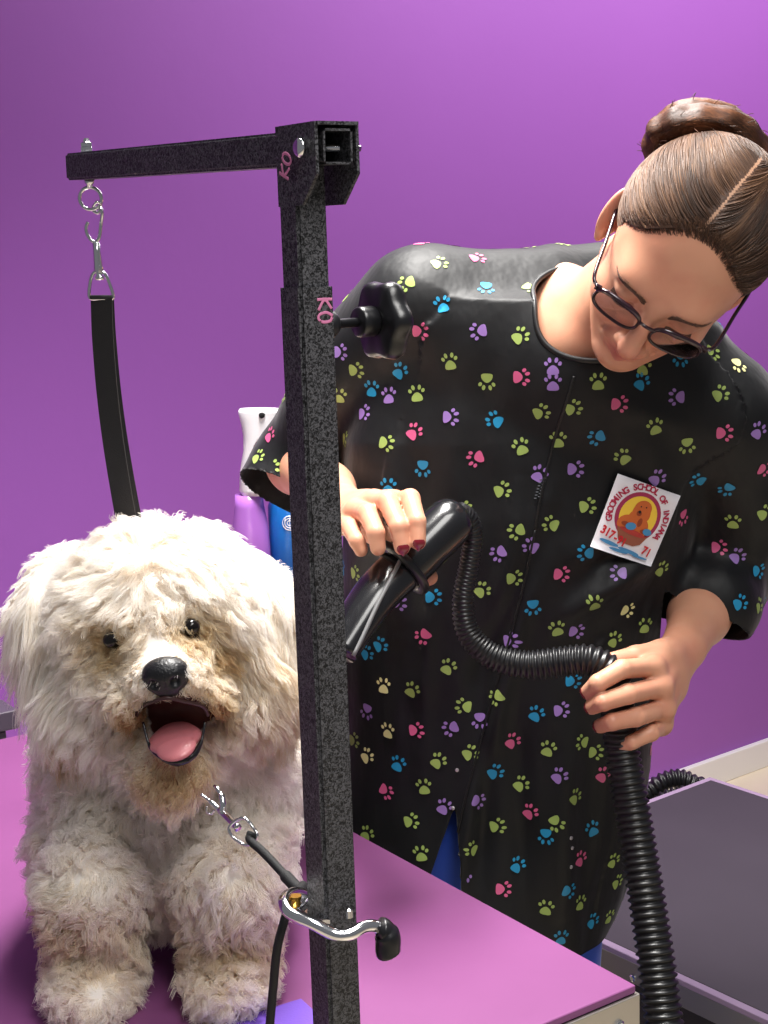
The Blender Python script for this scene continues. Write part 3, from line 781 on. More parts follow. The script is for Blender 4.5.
SM_MATS = [m_fab] + [mat('printed_' + n_, c_, .45, spec=.4) for n_, c_ in (('green', PC['g']), ('blue', PC['b']), ('pink', PC['p']), ('violet', PC['v']), ('cream', PC['c']))]
CI = {'g': 1, 'b': 2, 'p': 3, 'v': 4, 'c': 5}
sv, sq_ = sm.mesh(np.array([-.30, 1.50, HEMZ - .03]), np.array([.62, 2.05, 1.62]), .0032)
bvh_full = BVHTree.FromPolygons([tuple(map(float, x)) for x in sv], [tuple(map(int, f)) for f in sq_])
k = keep_smock(sv[sq_].mean(1)); sq2 = sq_[k]; u_i, inv = np.unique(sq2, return_inverse=True); sv2 = sv[u_i]; sq2 = inv.reshape(-1, 4)
# keep the largest island only
par = np.arange(len(sv2))
def find(a):
    while par[a] != a: par[a] = par[par[a]]; a = par[a]
    return a
E_ = np.unique(np.sort(np.vstack([sq2[:, [0, 1]], sq2[:, [2, 3]], sq2[:, [1, 2]]]), axis=1), axis=0)
for _ in range(4000):
    m_ = np.minimum(par[E_[:, 0]], par[E_[:, 1]]); new = par.copy()
    np.minimum.at(new, E_[:, 0], m_); np.minimum.at(new, E_[:, 1], m_); new = new[new]; new = new[new]; new = new[new]
    if (new == par).all(): break
    par = new
lab, cnt = np.unique(par, return_counts=True); big = lab[cnt.argmax()]
kf = par[sq2[:, 0]] == big; sq2 = sq2[kf]; u_i, inv = np.unique(sq2, return_inverse=True); sv2 = sv2[u_i]; sq2 = inv.reshape(-1, 4)
# smooth the open borders
ed = np.sort(np.vstack([sq2[:, [0, 1]], sq2[:, [1, 2]], sq2[:, [2, 3]], sq2[:, [3, 0]]]), axis=1)
ue, ec = np.unique(ed, axis=0, return_counts=True); be = ue[ec == 1]
def smooth_border(v, it):
    v = v.copy(); bset = np.unique(be)
    for _ in range(it):
        acc = np.zeros_like(v); n_ = np.zeros(len(v))
        np.add.at(acc, be[:, 0], v[be[:, 1]]); np.add.at(acc, be[:, 1], v[be[:, 0]]); np.add.at(n_, be[:, 0], 1); np.add.at(n_, be[:, 1], 1)
        v[bset] = v[bset] * .4 + .6 * acc[bset] / n_[bset][:, None]
    return v
sv2 = smooth_border(sv2, 14)
bvh = BVHTree.FromPolygons([tuple(map(float, x)) for x in sv2], [tuple(map(int, f)) for f in sq2])
def snap(p, n_, off=.0006, reach=.03):
    hit = bvh.ray_cast(Vector(p + n_ * reach), Vector(-n_), reach * 2.2)
    if hit[0] is None:
        return None
    hn = np.array(hit[1]); 
    if hn @ n_ < 0: hn = -hn
    return np.array(hit[0]) + hn * off
def aim(px, py):
    r = unit(ray(px, py)); hit = bvh.ray_cast(Vector(CO), Vector(r))
    return (None, None) if hit[0] is None else (np.array(hit[0]), np.array(hit[1]) if np.array(hit[1]) @ r < 0 else -np.array(hit[1]))
PV, PF, PM = [], [], []; pn = 0
def disc(c, u, w, n_, cx, cy, rx, ry, rot, mi_, seg=12, off=.0007, heart=0):
    global pn
    pts = [(0, 0)]
    for ring in (.5, 1):
        for q in range(seg):
            t = q * 2 * PI / seg; x, y = math.cos(t) * ring, math.sin(t) * ring
            if heart: y -= heart * abs(x) ** 1.5 * (.9 if y < 0 else .35); x *= (1 - .22 * y)
            pts.append((x, y))
    out = []
    for x, y in pts:
        x, y = x * rx, y * ry; X = cx + x * math.cos(rot) - y * math.sin(rot); Y = cy + x * math.sin(rot) + y * math.cos(rot)
        q = snap(c + u * X + w * Y, n_, off)
        if q is None: return
        out.append(q)
    o_ = np.array(out)
    if np.linalg.norm(o_ - o_[0], axis=1).max() > max(rx, ry) * 2.6: return
    PV.extend(out)
    for q in range(seg):
        p_ = (q + 1) % seg; PF.append((pn, pn + 1 + q, pn + 1 + p_, pn)[:3]); PM.append(mi_)
        PF.append((pn + 1 + q, pn + 1 + seg + q, pn + 1 + seg + p_, pn + 1 + p_)); PM.append(mi_)
    pn += len(out)
def paw(c, n_, ang, col, s=1.0):
    """ang: direction the toes point, radians in the tangent plane"""
    u = unit(np.cross(Z, n_)) if abs(n_ @ Z) < .95 else unit(np.cross(np.array([0, 1., 0]), n_)); w = np.cross(n_, u)
    cu, cw = u * math.cos(ang) + w * math.sin(ang), -u * math.sin(ang) + w * math.cos(ang)   # cu = toes
    mi_ = CI[col]; b = .0122 * s
    disc(c, -cw, cu, n_, 0, -.32 * b, .62 * b, .52 * b, 0, mi_, 16, heart=.35)
    for a_, rr, ln in ((-62, .92, .30), (-23, 1.02, .36), (23, 1.02, .36), (62, .92, .30)):
        t = math.radians(a_); disc(c, -cw, cu, n_, math.sin(t) * rr * b * .92, math.cos(t) * rr * b * .72 + .05 * b, .20 * b, ln * b * .82, -t * .55, mi_, 10)
PAWS = """380,0 439,263,g,20;477,258,p,5;457,246,c,0;510,244,b,0;407,283,g,200;486,288,b,-90;443,305,b,100;420,331,p,0;479,331,v,190;530,288,g,-20;520,336,g,40;450,362,g,100;487,381,g,-90;521,377,p,0;553,383,v,90;553,367,v,90;356,370,g,0;340,352,v,0;400,371,b,60;372,389,b,90;389,396,v,90;417,394,g,95;450,417,v,0;414,432,p,50;495,420,b,150;541,412,g,20;364,413,v,20;339,396,g,90;
598,382,g,90;643,367,g,80;641,382,b,60;680,358,b,-90;712,352,g,-20;738,365,c,-60;677,397,v,180;720,394,g,30;573,408,g,20;619,404,p,0;597,437,b,200;558,440,g,90;655,427,g,100;687,445,g,-90;724,433,p,0;758,431,v,60;623,457,g,130;575,469,v,0;539,474,v,60;657,478,v,40;698,480,b,170;727,489,b,220;764,469,p,0;587,506,g,10;551,524,g,160;733,522,g,90;765,513,g,30;683,517,p,-90;
386,443,g,-10;476,458,p,200;423,468,b,-90;388,487,b,90;521,447,g,110;502,490,g,20;517,531,g,200;531,546,v,150;499,553,v,210;561,574,p,0;514,578,g,10;482,590,g,40;533,607,b,-90;398,603,v,0;433,597,b,0;355,573,g,0;345,439,g,0;463,509,g,0;
586,553,b,180;619,573,v,180;661,569,g,50;737,556,v,40;719,547,p,0;758,571,b,0;684,606,g,45;740,603,b,30;759,606,g,60;728,626,g,80;595,604,g,90;557,629,g,100;576,631,v,0;614,640,g,60;627,610,c,0;645,626,g,80;573,681,b,0;
423,636,p,220;367,653,b,30;380,645,b,30;448,667,g,60;412,690,g,60;464,706,g,170;496,697,g,210;536,714,b,60;367,711,v,-100;416,730,p,0;451,728,v,200;480,720,v,-90;561,710,v,10;512,741,p,50;388,731,c,90;470,753,g,30;438,761,g,50;548,749,g,70;495,772,b,30;521,784,g,40;559,776,v,45;398,764,b,70;367,756,c,45;354,740,g,0;424,787,g,100;386,791,p,-40;384,686,c,90;510,640,v,10;
478,801,v,-10;444,807,v,60;530,812,p,50;497,826,g,10;411,821,g,10;367,834,g,60;421,854,g,100;472,849,g,150;546,836,b,-90;556,823,g,-60;517,865,b,60;465,875,v,-90;503,889,p,0;546,908,g,80;561,938,b,80;
582,742,g,180;595,752,g,0;603,775,p,50;575,797,g,60;592,829,b,110;580,859,p,70;613,861,g,60;617,882,g,50;569,891,b,0;580,903,g,80;592,921,b,50;609,917,g,70;651,749,p,60;653,785,p,0;
272,467,g,0;270,435,p,60;266,427,b,200;275,405,g,90;258,457,g,40"""
PAWS = PAWS[PAWS.index(' ') + 1:]
pts_used = []
for it in PAWS.replace('\n', '').split(';'):
    x, y, c_, a_ = it.split(',')
    p_, n_ = aim(float(x), float(y))
    if p_ is None: continue
    # angle was read in the picture: turn it into the tangent plane
    u = unit(np.cross(Z, n_)) if abs(n_ @ Z) < .95 else unit(np.cross(np.array([0, 1., 0]), n_)); w = np.cross(n_, u)
    x0, y0 = pix(p_); x1, y1 = pix(p_ + u * .002); x2, y2 = pix(p_ + w * .002)
    J = np.array([[x1 - x0, x2 - x0], [-(y1 - y0), -(y2 - y0)]]); t = math.radians(float(a_))
    try: q = np.linalg.solve(J, [math.cos(t), math.sin(t)])
    except Exception: q = [1, 0]
    paw(p_, n_, math.atan2(q[1], q[0]), c_, .83); pts_used.append(p_)
# the print goes on where the photograph does not reach
fn = sv2[sq2]; fc = fn.mean(1); nn_ = np.cross(fn[:, 1] - fn[:, 0], fn[:, 2] - fn[:, 0]); nn_ /= np.linalg.norm(nn_, axis=1)[:, None] + 1e-12
if (nn_[fc[:, 1] < 1.66][:, 1].mean() > 0): nn_ = -nn_
used = np.array(pts_used)
for i in rng.permutation(len(fc))[:9000]:
    toC = CO - fc[i]
    lim = .036
    facing = nn_[i] @ unit(toC) > .15
    x_, y_ = pix(fc[i])
    if facing and 250 < x_ < 768 and 240 < y_ < 960: continue
    if (((used - fc[i]) ** 2).sum(1)).min() < lim ** 2: continue
    paw(fc[i], nn_[i], rng.uniform(0, 2 * PI), 'gbpvg'[rng.integers(5)], .83); used = np.vstack([used, fc[i]])
# one mesh: cloth with a thin inner side, and the print on it
off = len(sv2)
vn = np.zeros_like(sv2); 
for c_ in range(4): np.add.at(vn, sq2[:, c_], nn_)
vn /= np.linalg.norm(vn, axis=1)[:, None] + 1e-12
inner = sv2 - vn * .0016
ring = np.array([[a_, b_, b_ + off, a_ + off] for a_, b_ in be])
V = np.vstack([sv2, inner, np.array(PV)])
Fall = [tuple(f) for f in sq2] + [tuple(f[::-1] + off) for f in sq2] + [tuple(f) for f in ring] + [tuple(q + 2 * off for q in f) for f in PF]
MI = [0] * (len(sq2) * 2 + len(ring)) + PM
o_smock = mesh('smock', V, Fall, m_fab, person, True, SM_MATS, MI)
# black binding round the neckline
loops = {}
adj = {}
for a_, b_ in be: adj.setdefault(a_, []).append(b_); adj.setdefault(b_, []).append(a_)
nb_near = [i for i in adj if np.linalg.norm(sv2[i] - NO) < .15]
def walk(s0):
    path = [s0]; prev = None; cur = s0
    for _ in range(5000):
        nx_ = [q for q in adj[cur] if q != prev]
        if not nx_: break
        prev, cur = cur, nx_[0]
        if cur == s0: break
        path.append(cur)
    return path
if nb_near:
    best = []; seen = set()
    for i0_ in nb_near:
        if i0_ in seen: continue
        w__ = walk(i0_); seen.update(w__)
        if len(w__) > len(best): best = w__
    lp = sv2[best]
    kk = max(1, len(lp) // 70); lp = lp[::kk]
    for _ in range(3): lp = (lp + np.roll(lp, 1, 0) + np.roll(lp, -1, 0)) / 3
    mb = MB(); mb.tube(lp, .0032, 8, closed=True); mb.build('neck_binding', mat('black_binding', (14, 14, 17), .45), o_smock)
# zip line, hem seam
def along(pts, n=60, off=.0008):
    out = []
    for q in spline(np.array(pts, float), n):
        p_, n_ = aim(q[0], q[1])
        if p_ is not None: out.append(p_ + n_ * off)
    return np.array(out)
m_seam = mat('black_seam', (10, 10, 12), .5)
zp = along([(574, 376), (567, 400), (557, 430), (549, 460), (541, 495), (535, 530)])
mb = MB(); mb.tube(zp, .0016, 8); mb.build('zip', m_seam, o_smock)
zz_ = along([(543, 478), (540, 488), (537, 498)], 14, .0016)
mb = MB()
for i, q in enumerate(zz_):
    mb.box(q - CR * .002 * (1 if i % 2 else -1), (.0028, .001, .001), (CR, CF, CU))
mb.build('zip_teeth', m_steel, o_smock, smooth=False)
mb = MB(); fz = along([(535, 530), (520, 600), (495, 690), (470, 780), (452, 860), (447, 900)], 90, .0004); mb.tube(fz, .0022, 8, flat=(1, .6)); mb.build('front_placket', m_seam, o_smock)
for x, y in ((571, 838), (572, 848), (571, 867), (457, 770), (453, 808), (452, 826)):
    p_, n_ = aim(x, y)
    if p_ is not None: mb = MB(); lathe(mb, p_, n_, [(0, .0022), (.001, .0022), (.0015, .0012)], 10); mb.build('snap_button', mat('pale_metal', (190, 185, 190), .3, metal=.7), o_smock, smooth=False)
# ------------------------------------------------------------------ badge on the chest
def badge():
    c4 = [aim(*q)[0] for q in ((614, 474), (678, 495), (651, 566), (587, 543))]
    ctr = sum(c4) / 4
    ux = unit((c4[1] - c4[0]) + (c4[2] - c4[3])); uy = unit((c4[0] - c4[3]) + (c4[1] - c4[2])); n_ = np.cross(ux, uy)
    if n_ @ CF > 0: n_ = -n_
    uy = uy - ux * (uy @ ux); uy = unit(uy)
    W_ = (np.linalg.norm(c4[1] - c4[0]) + np.linalg.norm(c4[2] - c4[3])) / 4; H_ = (np.linalg.norm(c4[0] - c4[3]) + np.linalg.norm(c4[1] - c4[2])) / 4
    W_ = min(W_ * 1.03, .040); H_ = min(H_ * 1.03, .045)
    # smooth carrying surface: heights of the cloth sampled on a coarse grid
    G = 7; hh = np.zeros((G, G))
    for i in range(G):
        for j in range(G):
            q = ctr + ux * (i / 3 - 1) * W_ + uy * (j / 3 - 1) * H_; s_ = snap(q, n_, 0, .03); hh[i, j] = (s_ - q) @ n_ if s_ is not None else 0
    from numpy.polynomial import polynomial as pl
    xs, ys = np.meshgrid(np.linspace(-1, 1, G), np.linspace(-1, 1, G), indexing='ij')
    Amat = np.stack([np.ones(G * G), xs.ravel(), ys.ravel(), xs.ravel() ** 2, ys.ravel() ** 2, (xs * ys).ravel()], 1)
    cf = np.linalg.lstsq(Amat, hh.ravel(), rcond=None)[0]
    res = (hh.ravel() - Amat @ cf).max()
    def S(x, y, o=0):
        """x,y in -1..1 across the badge"""
        hq = cf @ np.array([1, x, y, x * x, y * y, x * y])
        return ctr + ux * x * W_ + uy * y * H_ + n_ * (hq + res + .0012 + o)
    def sheet(fn, nx, ny, o): 
        V = []; F_ = []
        for i in range(nx):
            for j in range(ny): V.append(S(*fn(i / (nx - 1), j / (ny - 1)), o))
        for i in range(nx - 1):
            for j in range(ny - 1): F_.append((i * ny + j, (i + 1) * ny + j, (i + 1) * ny + j + 1, i * ny + j + 1))
        return V, F_
    mb = MB(); V, F_ = sheet(lambda a, b: (a * 2 - 1, b * 2 - 1), 9, 9, 0); V2, F2 = sheet(lambda a, b: (a * 2 - 1, b * 2 - 1), 9, 9, -.001)
    mb.add(V, F_); mb.add(V2, [f[::-1] for f in F2])
    bd_ = []
    for i in range(8): bd_ += [(i, i + 1), (72 + i, 73 + i), (i * 9, i * 9 + 9), (i * 9 + 8, i * 9 + 17)]
    mb.f += [(a, b, b + 81, a + 81) for a, b in bd_]; mb.m += [0] * len(bd_)
    bo = mb.build('sewn_badge', mat('white_twill', (236, 232, 238), .6, bump=(2500, .2, .0003)), o_smock)
    asp = W_ / H_
    def shape(name, pts, col, o, rough=.6):
        """filled outline, fan about the mean (star-shaped outlines)"""
        pts = np.array(pts); c = pts.mean(0); n = len(pts); V = [S(c[0], c[1], o)] + [S(x, y, o) for x, y in pts]
        F_ = [(0, 1 + i, 1 + (i + 1) % n) for i in range(n)]
        return V, F_
    def el(cx, cy, rx, ry, rot=0, n=40):
        r = math.radians(rot)
        return [(cx + (rx * math.cos(t) * math.cos(r) - ry * math.sin(t) * math.sin(r)), cy + (rx * math.cos(t) * math.sin(r) + ry * math.sin(t) * math.cos(r))) for t in np.linspace(0, 2 * PI, n, endpoint=False)]
    def part_(name, col, items, o):
        mb = MB()
        for i, q in enumerate(items): V, F_ = shape(name, q, col, o + i * .00004); mb.add(V, F_)
        return mb.build(name, mat(name, col, .6), bo, smooth=False)
    cx, cy = 0, .12
    part_('maroon_ring', (164, 42, 84), [el(cx, cy, .72 - .03, .66)], .0002)
    part_('yellow_disc', (246, 205, 66), [el(cx, cy, .60 - .03, .55)], .0004)
    part_('orange_dog', (206, 102, 44), [el(.05, .36, .26, .22, 10), el(-.12, .30, .10, .2, -15), el(.22, .28, .10, .2, 15), el(0, .02, .3, .3), el(-.28, -.1, .28, .2, 20), el(.16, -.12, .25, .25)], .0006)
    part_('dark_orange_patches', (150, 62, 26), [el(-.02, .22, .08, .07), el(.1, .0, .07, .12), el(-.3, -.14, .12, .06), el(.3, -.2, .1, .06)], .0010)
    part_('black_nose', (30, 16, 16), [el(-.02, .26, .045, .04), el(-.04, .40, .02, .02), el(.12, .42, .02, .02)], .0013)
    part_('brown_tub', (150, 84, 62), [[(-.50, -.26), (-.25, -.3), (0, -.33), (.3, -.33), (.50, -.3), (.36, -.55), (.16, -.64), (-.16, -.64), (-.36, -.54)]], .0012)
    part_('red_tub_rim', (176, 54, 48), [el(0, -.30, .42, .07, -4)], .0014)
    part_('blue_splashes', (70, 140, 190), [el(-.12, -.16, .16, .10, 10), el(.42, -.18, .14, .09), el(-.55, -.74, .3, .05, -4), el(.1, -.80, .35, .05, -3), el(-.2, -.86, .3, .04), el(.5, -.86, .26, .03)], .0016)
    # lettering
    def glyphs(txt, place, name, col, size, o, stretch=1.0):
        mb = MB()
        for i, ch in enumerate(txt):
            if ch == ' ': continue
            cu = bpy.data.curves.new('t', 'FONT'); cu.body = ch; cu.size = 1; cu.offset = .035; cu.align_x = 'CENTER'; cu.resolution_u = 3
            ob = bpy.data.objects.new('t', cu); COL.objects.link(ob)
            dg = bpy.context.evaluated_depsgraph_get(); m_ = bpy.data.meshes.new_from_object(ob.evaluated_get(dg))
            px_, py_, rt = place(i, len(txt)); c_, s_ = math.cos(rt), math.sin(rt); V = []
            for v in m_.vertices:
                x, y = v.co.x * size, (v.co.y - .35) * size * stretch
                V.append(S(px_ + (x * c_ - y * s_), py_ + (x * s_ + y * c_) * asp, o))
            mb.add(V, [tuple(p.vertices) for p in m_.polygons])
            bpy.data.objects.remove(ob); bpy.data.meshes.remove(m_); bpy.data.curves.remove(cu)
        return mb.build(name, mat(name, col, .6), bo, smooth=False)
    T1 = 'GROOMING SCHOOL OF INDIANA'
    def arc(i, n):
        t = math.radians(200 - 226 * i / (n - 1)); return cx + .86 * math.cos(t), cy + .80 * math.sin(t), t - PI / 2
    glyphs(T1, arc, 'maroon_lettering', (176, 30, 70), .24, .0008, 1.05)
    glyphs('317-91', lambda i, n: (-.84 + i * .14, -.46 - i * .03, -.12), 'phone_digits', (200, 24, 40), .30, .0022, 1.1)
    glyphs('71', lambda i, n: (.56 + i * .15, -.64 - i * .03, -.12), 'phone_digits', (200, 24, 40), .30, .0022, 1.1)
badge()
# ------------------------------------------------------------------ trousers and shoes
m_blue = mat('blue_cloth', (26, 74, 190), .7, bump=(300, .2, .001), sheen=.2)
tr = SDF()
hipc = P(492, 800, 1.80); fl = 0.09
kn = []
for sx in (-1, 1):
    hp = hipc + np.array([sx * .066 - .006, 0, -.02]); kneep = np.array([hipc[0] - .01 + sx * .072, hipc[1] - .01, .48]); an = np.array([hipc[0] - .01 + sx * .078, hipc[1] + .02, .10])
    tr.cone(hp, kneep, .084, .066, k=.03); tr.cone(kneep, an, .066, .056, k=.02)
tr.ell(hipc - Z * .01, (.135, .105, .12), k=.04)
tr.post = lambda p, d: d - noise(p * np.array([1, 1, .4]), 14, 9) * .006
sdf_obj('trousers', tr, np.array([hipc[0] - .26, hipc[1] - .2, .06]), np.array([hipc[0] + .26, hipc[1] + .2, hipc[2] + .13]), .006, m_blue, person)
m_shoe = mat('black_shoe', (30, 30, 34), .5)
for sx in (-1, 1):
    sh = SDF(); c_ = np.array([hipc[0] - .01 + sx * .078, hipc[1] + .02, 0])
    sh.cone(c_ + np.array([0, .03, .045]), c_ + np.array([sx * .015, -.15, .036]), .04, .036, k=.02); sh.cone(c_ + Z * .06, c_ + Z * .11, .042, .040, k=.02)
    sh.post = lambda p, d: np.maximum(d, .003 - p[:, 2])
    sdf_obj('shoe', sh, c_ - np.array([.1, .24, .02]), c_ + np.array([.1, .12, .17]), .004, m_shoe, person)
# ------------------------------------------------------------------ hair
def hair_mat(name, c1, c2, c3, rough=.48):
    m = mat(name, c1, rough, spec=.45); nt, b = nodes(m)
    at = nt.nodes.new('ShaderNodeAttribute'); at.attribute_name = 'shade'
    r = nt.nodes.new('ShaderNodeValToRGB'); r.color_ramp.elements[0].color = lin(c1) + (1,); r.color_ramp.elements[1].color = lin(c3) + (1,)
    e = r.color_ramp.elements.new(.5); e.color = lin(c2) + (1,)
    nt.links.new(at.outputs['Fac'], r.inputs['Fac']); nt.links.new(r.outputs['Color'], b.inputs['Base Color'])
    return m
def strands(name, P3, rad, shade, material, parent):
    """P3: (n, k, 3) strand points; rad (n, k); shade (n,)"""
    n, k, _ = P3.shape
    hc = bpy.data.hair_curves.new(name); hc.add_curves([k] * n)
    hc.attributes['position'].data.foreach_set('vector', P3.astype(np.float32).ravel())
    a = hc.attributes.get('radius') or hc.attributes.new('radius', 'FLOAT', 'POINT'); a.data.foreach_set('value', np.broadcast_to(rad, (n, k)).astype(np.float32).ravel())
    a = hc.attributes.new('shade', 'FLOAT', 'POINT' if np.ndim(shade) == 2 else 'CURVE'); a.data.foreach_set('value', np.asarray(shade, np.float32).ravel())
    hc.materials.append(material)
    o = bpy.data.objects.new(name, hc); return link(o, parent)
m_hair = hair_mat('brown_hair', (42, 27, 19), (86, 59, 42), (140, 104, 76))
# scalp cap: slightly larger than the skull, cut along the hairline
cap = SDF()
cap.ell(h(0, -.012, .036), (.0812, .0910, .0855), HA)
cap.ell(h(0, -.038, .004), (.0745, .068, .0765), HA, k=.02)
def hairline(l):
    """l: head-local positions; positive inside the hair"""
    x, y, z = l[:, 0], l[:, 1], l[:, 2]
    ax = np.abs(x)
    top = .064 + .0 * ax - .10 * np.clip(ax - .035, 0, 1) - 6.0 * np.clip(ax - .050, 0, 1) ** 2 * 10 * .0   # height of the front hairline
    front = z - (.070 - 9 * ax ** 2 * (ax < .06) - (ax >= .06) * (9 * .0036 + (ax - .06) * 1.2)) 
    side = (.018 - y) + (z + .0) * .10
    back = (z + .045) + 0 * x
    return np.where(y > .020, front, np.minimum(np.maximum(side + 1, front), back)) , front
def in_hair(l):
    x, y, z = l[:, 0], l[:, 1], l[:, 2]; ax = np.abs(x)
    fl = .096 - 13 * ax ** 2
    front = (z > fl) 
    temple = (y < .030) & (z > .012 - 0.2 * (y))
    behind = (y < -.018) & (z > -.052)
    ear = ((y + .004) / .022) ** 2 + ((z + .006) / .030) ** 2 < 1
    return (front | temple | behind) & ~((ear) & (ax > .06))
cv, cq = cap.mesh(HC - .16, HC + .16, .0022)
kf = in_hair(((cv[cq].mean(1)) - HC) @ HA.T / HS); cq2 = cq[kf]; ui, inv = np.unique(cq2, return_inverse=True); cv2 = cv[ui]; cq2 = inv.reshape(-1, 4)
m_hcap = mat('hair_base', (70, 46, 33), .6, bump=(300, .4, .001))
lc_ = (cv2[cq2].mean(1) - HC) @ HA.T / HS
pale = ((np.abs(lc_[:, 0] - (-.016 + np.clip(.085 - lc_[:, 1], 0, 1) * .20)) < .0015) & (lc_[:, 1] > -.07)).astype(int)
o_hair = mesh('hair', cv2, cq2, m_hcap, person, True, [m_hcap, mat('pale_scalp', (176, 136, 110), .5)], pale)
BUN = P(704, 143, 1.602)      # centre of the bun (above the crown, towards the back)
BN = unit(unit(BUN - HC) * .8 + CF * .25)  # the bun's axis, away from the skull
BUx = unit(CR - BN * (CR @ BN)); BUy = np.cross(BN, BUx)
bs = SDF(); RB = .037
def bp(t, rr, zz_): return BUN + (BUx * math.cos(t) * 1.22 + BUy * math.sin(t)) * rr + BN * zz_
def coil(t0, t1, ra, rb, za, zb, r0, r1, n=14):
    tt = np.linspace(t0, t1, n); q = [bp(t, ra + (rb - ra) * i / (n - 1), za + (zb - za) * i / (n - 1)) for i, t in enumerate(tt)]
    rr = r0 + (r1 - r0) * np.sin(np.linspace(.15, 1, n) * PI * .85)
    for i in range(n - 1): bs.cone(q[i], q[i + 1], rr[i], rr[i + 1], k=.003 if i else .006)
coil(2.6, 2.6 + 2 * PI, .040, .038, -.010, -.004, .010, .018)
coil(-.4, 3.6, .036, .030, .006, .010, .008, .0165)
coil(2.8, 6.6, .034, .026, .012, .008, .007, .0150)
coil(.8, 4.2, .016, .012, .014, .016, .006, .0130)
bs.ell(BUN - BN * .004, (.034, .034, .020), k=.010)
bs.post = lambda p, d: d - noise(p, 45, 3) * .0015 - noise(p @ np.array([BUx, BUy, BN]).T * np.array([.4, .4, 1.3]), 120, 8) * .0012
bv, bq = bs.mesh(BUN - .09, BUN + .09, .0022)
o_bun = mesh('hair_bun', bv, bq, m_hcap, o_hair)
# strands over the cap, combed back to the bun
def surf_samples(v, q, n):
    a, b, c, d = (v[q[:, i]] for i in range(4)); n1 = np.cross(b - a, c - a); ar = np.linalg.norm(n1, axis=1)
    i = rng.choice(len(q), n, p=ar / ar.sum()); r1, r2 = rng.random(n)[:, None], rng.random(n)[:, None]
    p = a[i] * (1 - r1) * (1 - r2) + b[i] * r1 * (1 - r2) + c[i] * r1 * r2 + d[i] * (1 - r1) * r2
    nn = n1[i] / (ar[i][:, None] + 1e-12); return p, nn
def cap_proj(p, off):
    """push points onto the cap surface along its gradient"""
    for _ in range(3):
        d = cap.ev(p); e = 1e-3
        g = np.stack([cap.ev(p + np.eye(3)[i] * e) - d for i in range(3)], 1) / e
        g /= np.linalg.norm(g, axis=1)[:, None] + 1e-9; p = p - g * (d - off)[:, None]
    return p, g
n = 15000; K_ = 9
p0, nn = surf_samples(cv2, cq2, n)
l0 = (p0 - HC) @ HA.T / HS
def partx(y): return -.016 + np.clip(.085 - y, 0, 1) * .20
PX_ = partx(l0[:, 1])
side = np.where(l0[:, 0] > PX_, 1, -1)
pts = [p0]; cur = p0.copy(); offs = rng.uniform(.0004, .0030, n)
L_ = rng.uniform(.05, .10, n) / (K_ - 1)
for j in range(K_ - 1):
    l = (cur - HC) @ HA.T / HS
    tgt = BUN - BN * .018 - cur; tgt /= np.linalg.norm(tgt, axis=1)[:, None]
    # near the parting the hair first falls to its side
    near = np.exp(-((l[:, 0] - partx(l[:, 1])) / .020) ** 2) * (l[:, 1] > -.05)
    dirn = tgt + HX * (side * near * .8)[:, None] 
    fr = np.clip((l[:, 1] - .0) / .06, 0, 1) * np.clip(np.abs(l[:, 0]) / .05, 0, 1)
    dirn += HX * (np.sign(l[:, 0]) * fr * .25)[:, None] - HZ * (fr * .1)[:, None]
    dirn /= np.linalg.norm(dirn, axis=1)[:, None]
    cur = cur + dirn * L_[:, None]
    cur, g = cap_proj(cur, offs * np.sin((j + 1) / K_ * PI) + .0004)
    pts.append(cur)
pts = np.stack(pts, 1)
lk = np.clip(.45 + .5 * noise(np.stack([l0[:, 0] * 1.0, l0[:, 1] * .3, l0[:, 2] * .3], 1), 95, 4) * .7 + rng.normal(0, .13, n), 0, 1)
gap = np.abs(l0[:, 0] - PX_) < .0008
keep_ = ~(gap & (l0[:, 1] > -.07))
rad = np.linspace(.00050, .00030, K_)[None] * np.ones((n, 1))
# short fine hair that softens the edge
q_, _ = surf_samples(cv, cq, 60000); lq = (q_ - HC) @ HA.T / HS
lsh = lq.copy(); lsh[:, 2] += .007; lsh[:, 1] -= .004
sel = in_hair(lsh) & ~in_hair(lq) & (lq[:, 2] > -.01) & (lq[:, 1] > -.01); q_ = q_[sel][:1500]; m_n = len(q_)
cur = q_.copy()
for _ in range(4):
    d = body.ev(cur); e = 5e-4; g = np.stack([body.ev(cur + np.eye(3)[i] * e) - d for i in range(3)], 1); g /= np.linalg.norm(g, axis=1)[:, None] + 1e-9; cur = cur - g * (d - .0001)[:, None]
seg_ = [cur]; 
for j in range(5):
    tgt = BUN - cur; tgt /= np.linalg.norm(tgt, axis=1)[:, None]; cur = cur + (tgt + rng.normal(0, .12, (m_n, 3))) * .0055; cur, g = cap_proj(cur, np.full(m_n, .0004 + .0003 * j) - .0024 * (1 - min(1, j / 3))); seg_.append(cur)
strands('fine_edge_hair', np.stack(seg_, 1), np.linspace(.00022, .00026, 6)[None] * np.ones((m_n, 1)), np.clip(rng.normal(.3, .15, m_n), 0, 1), m_hair, o_hair)
strands('combed_strands', pts[keep_], rad[keep_], lk[keep_], m_hair, o_hair)
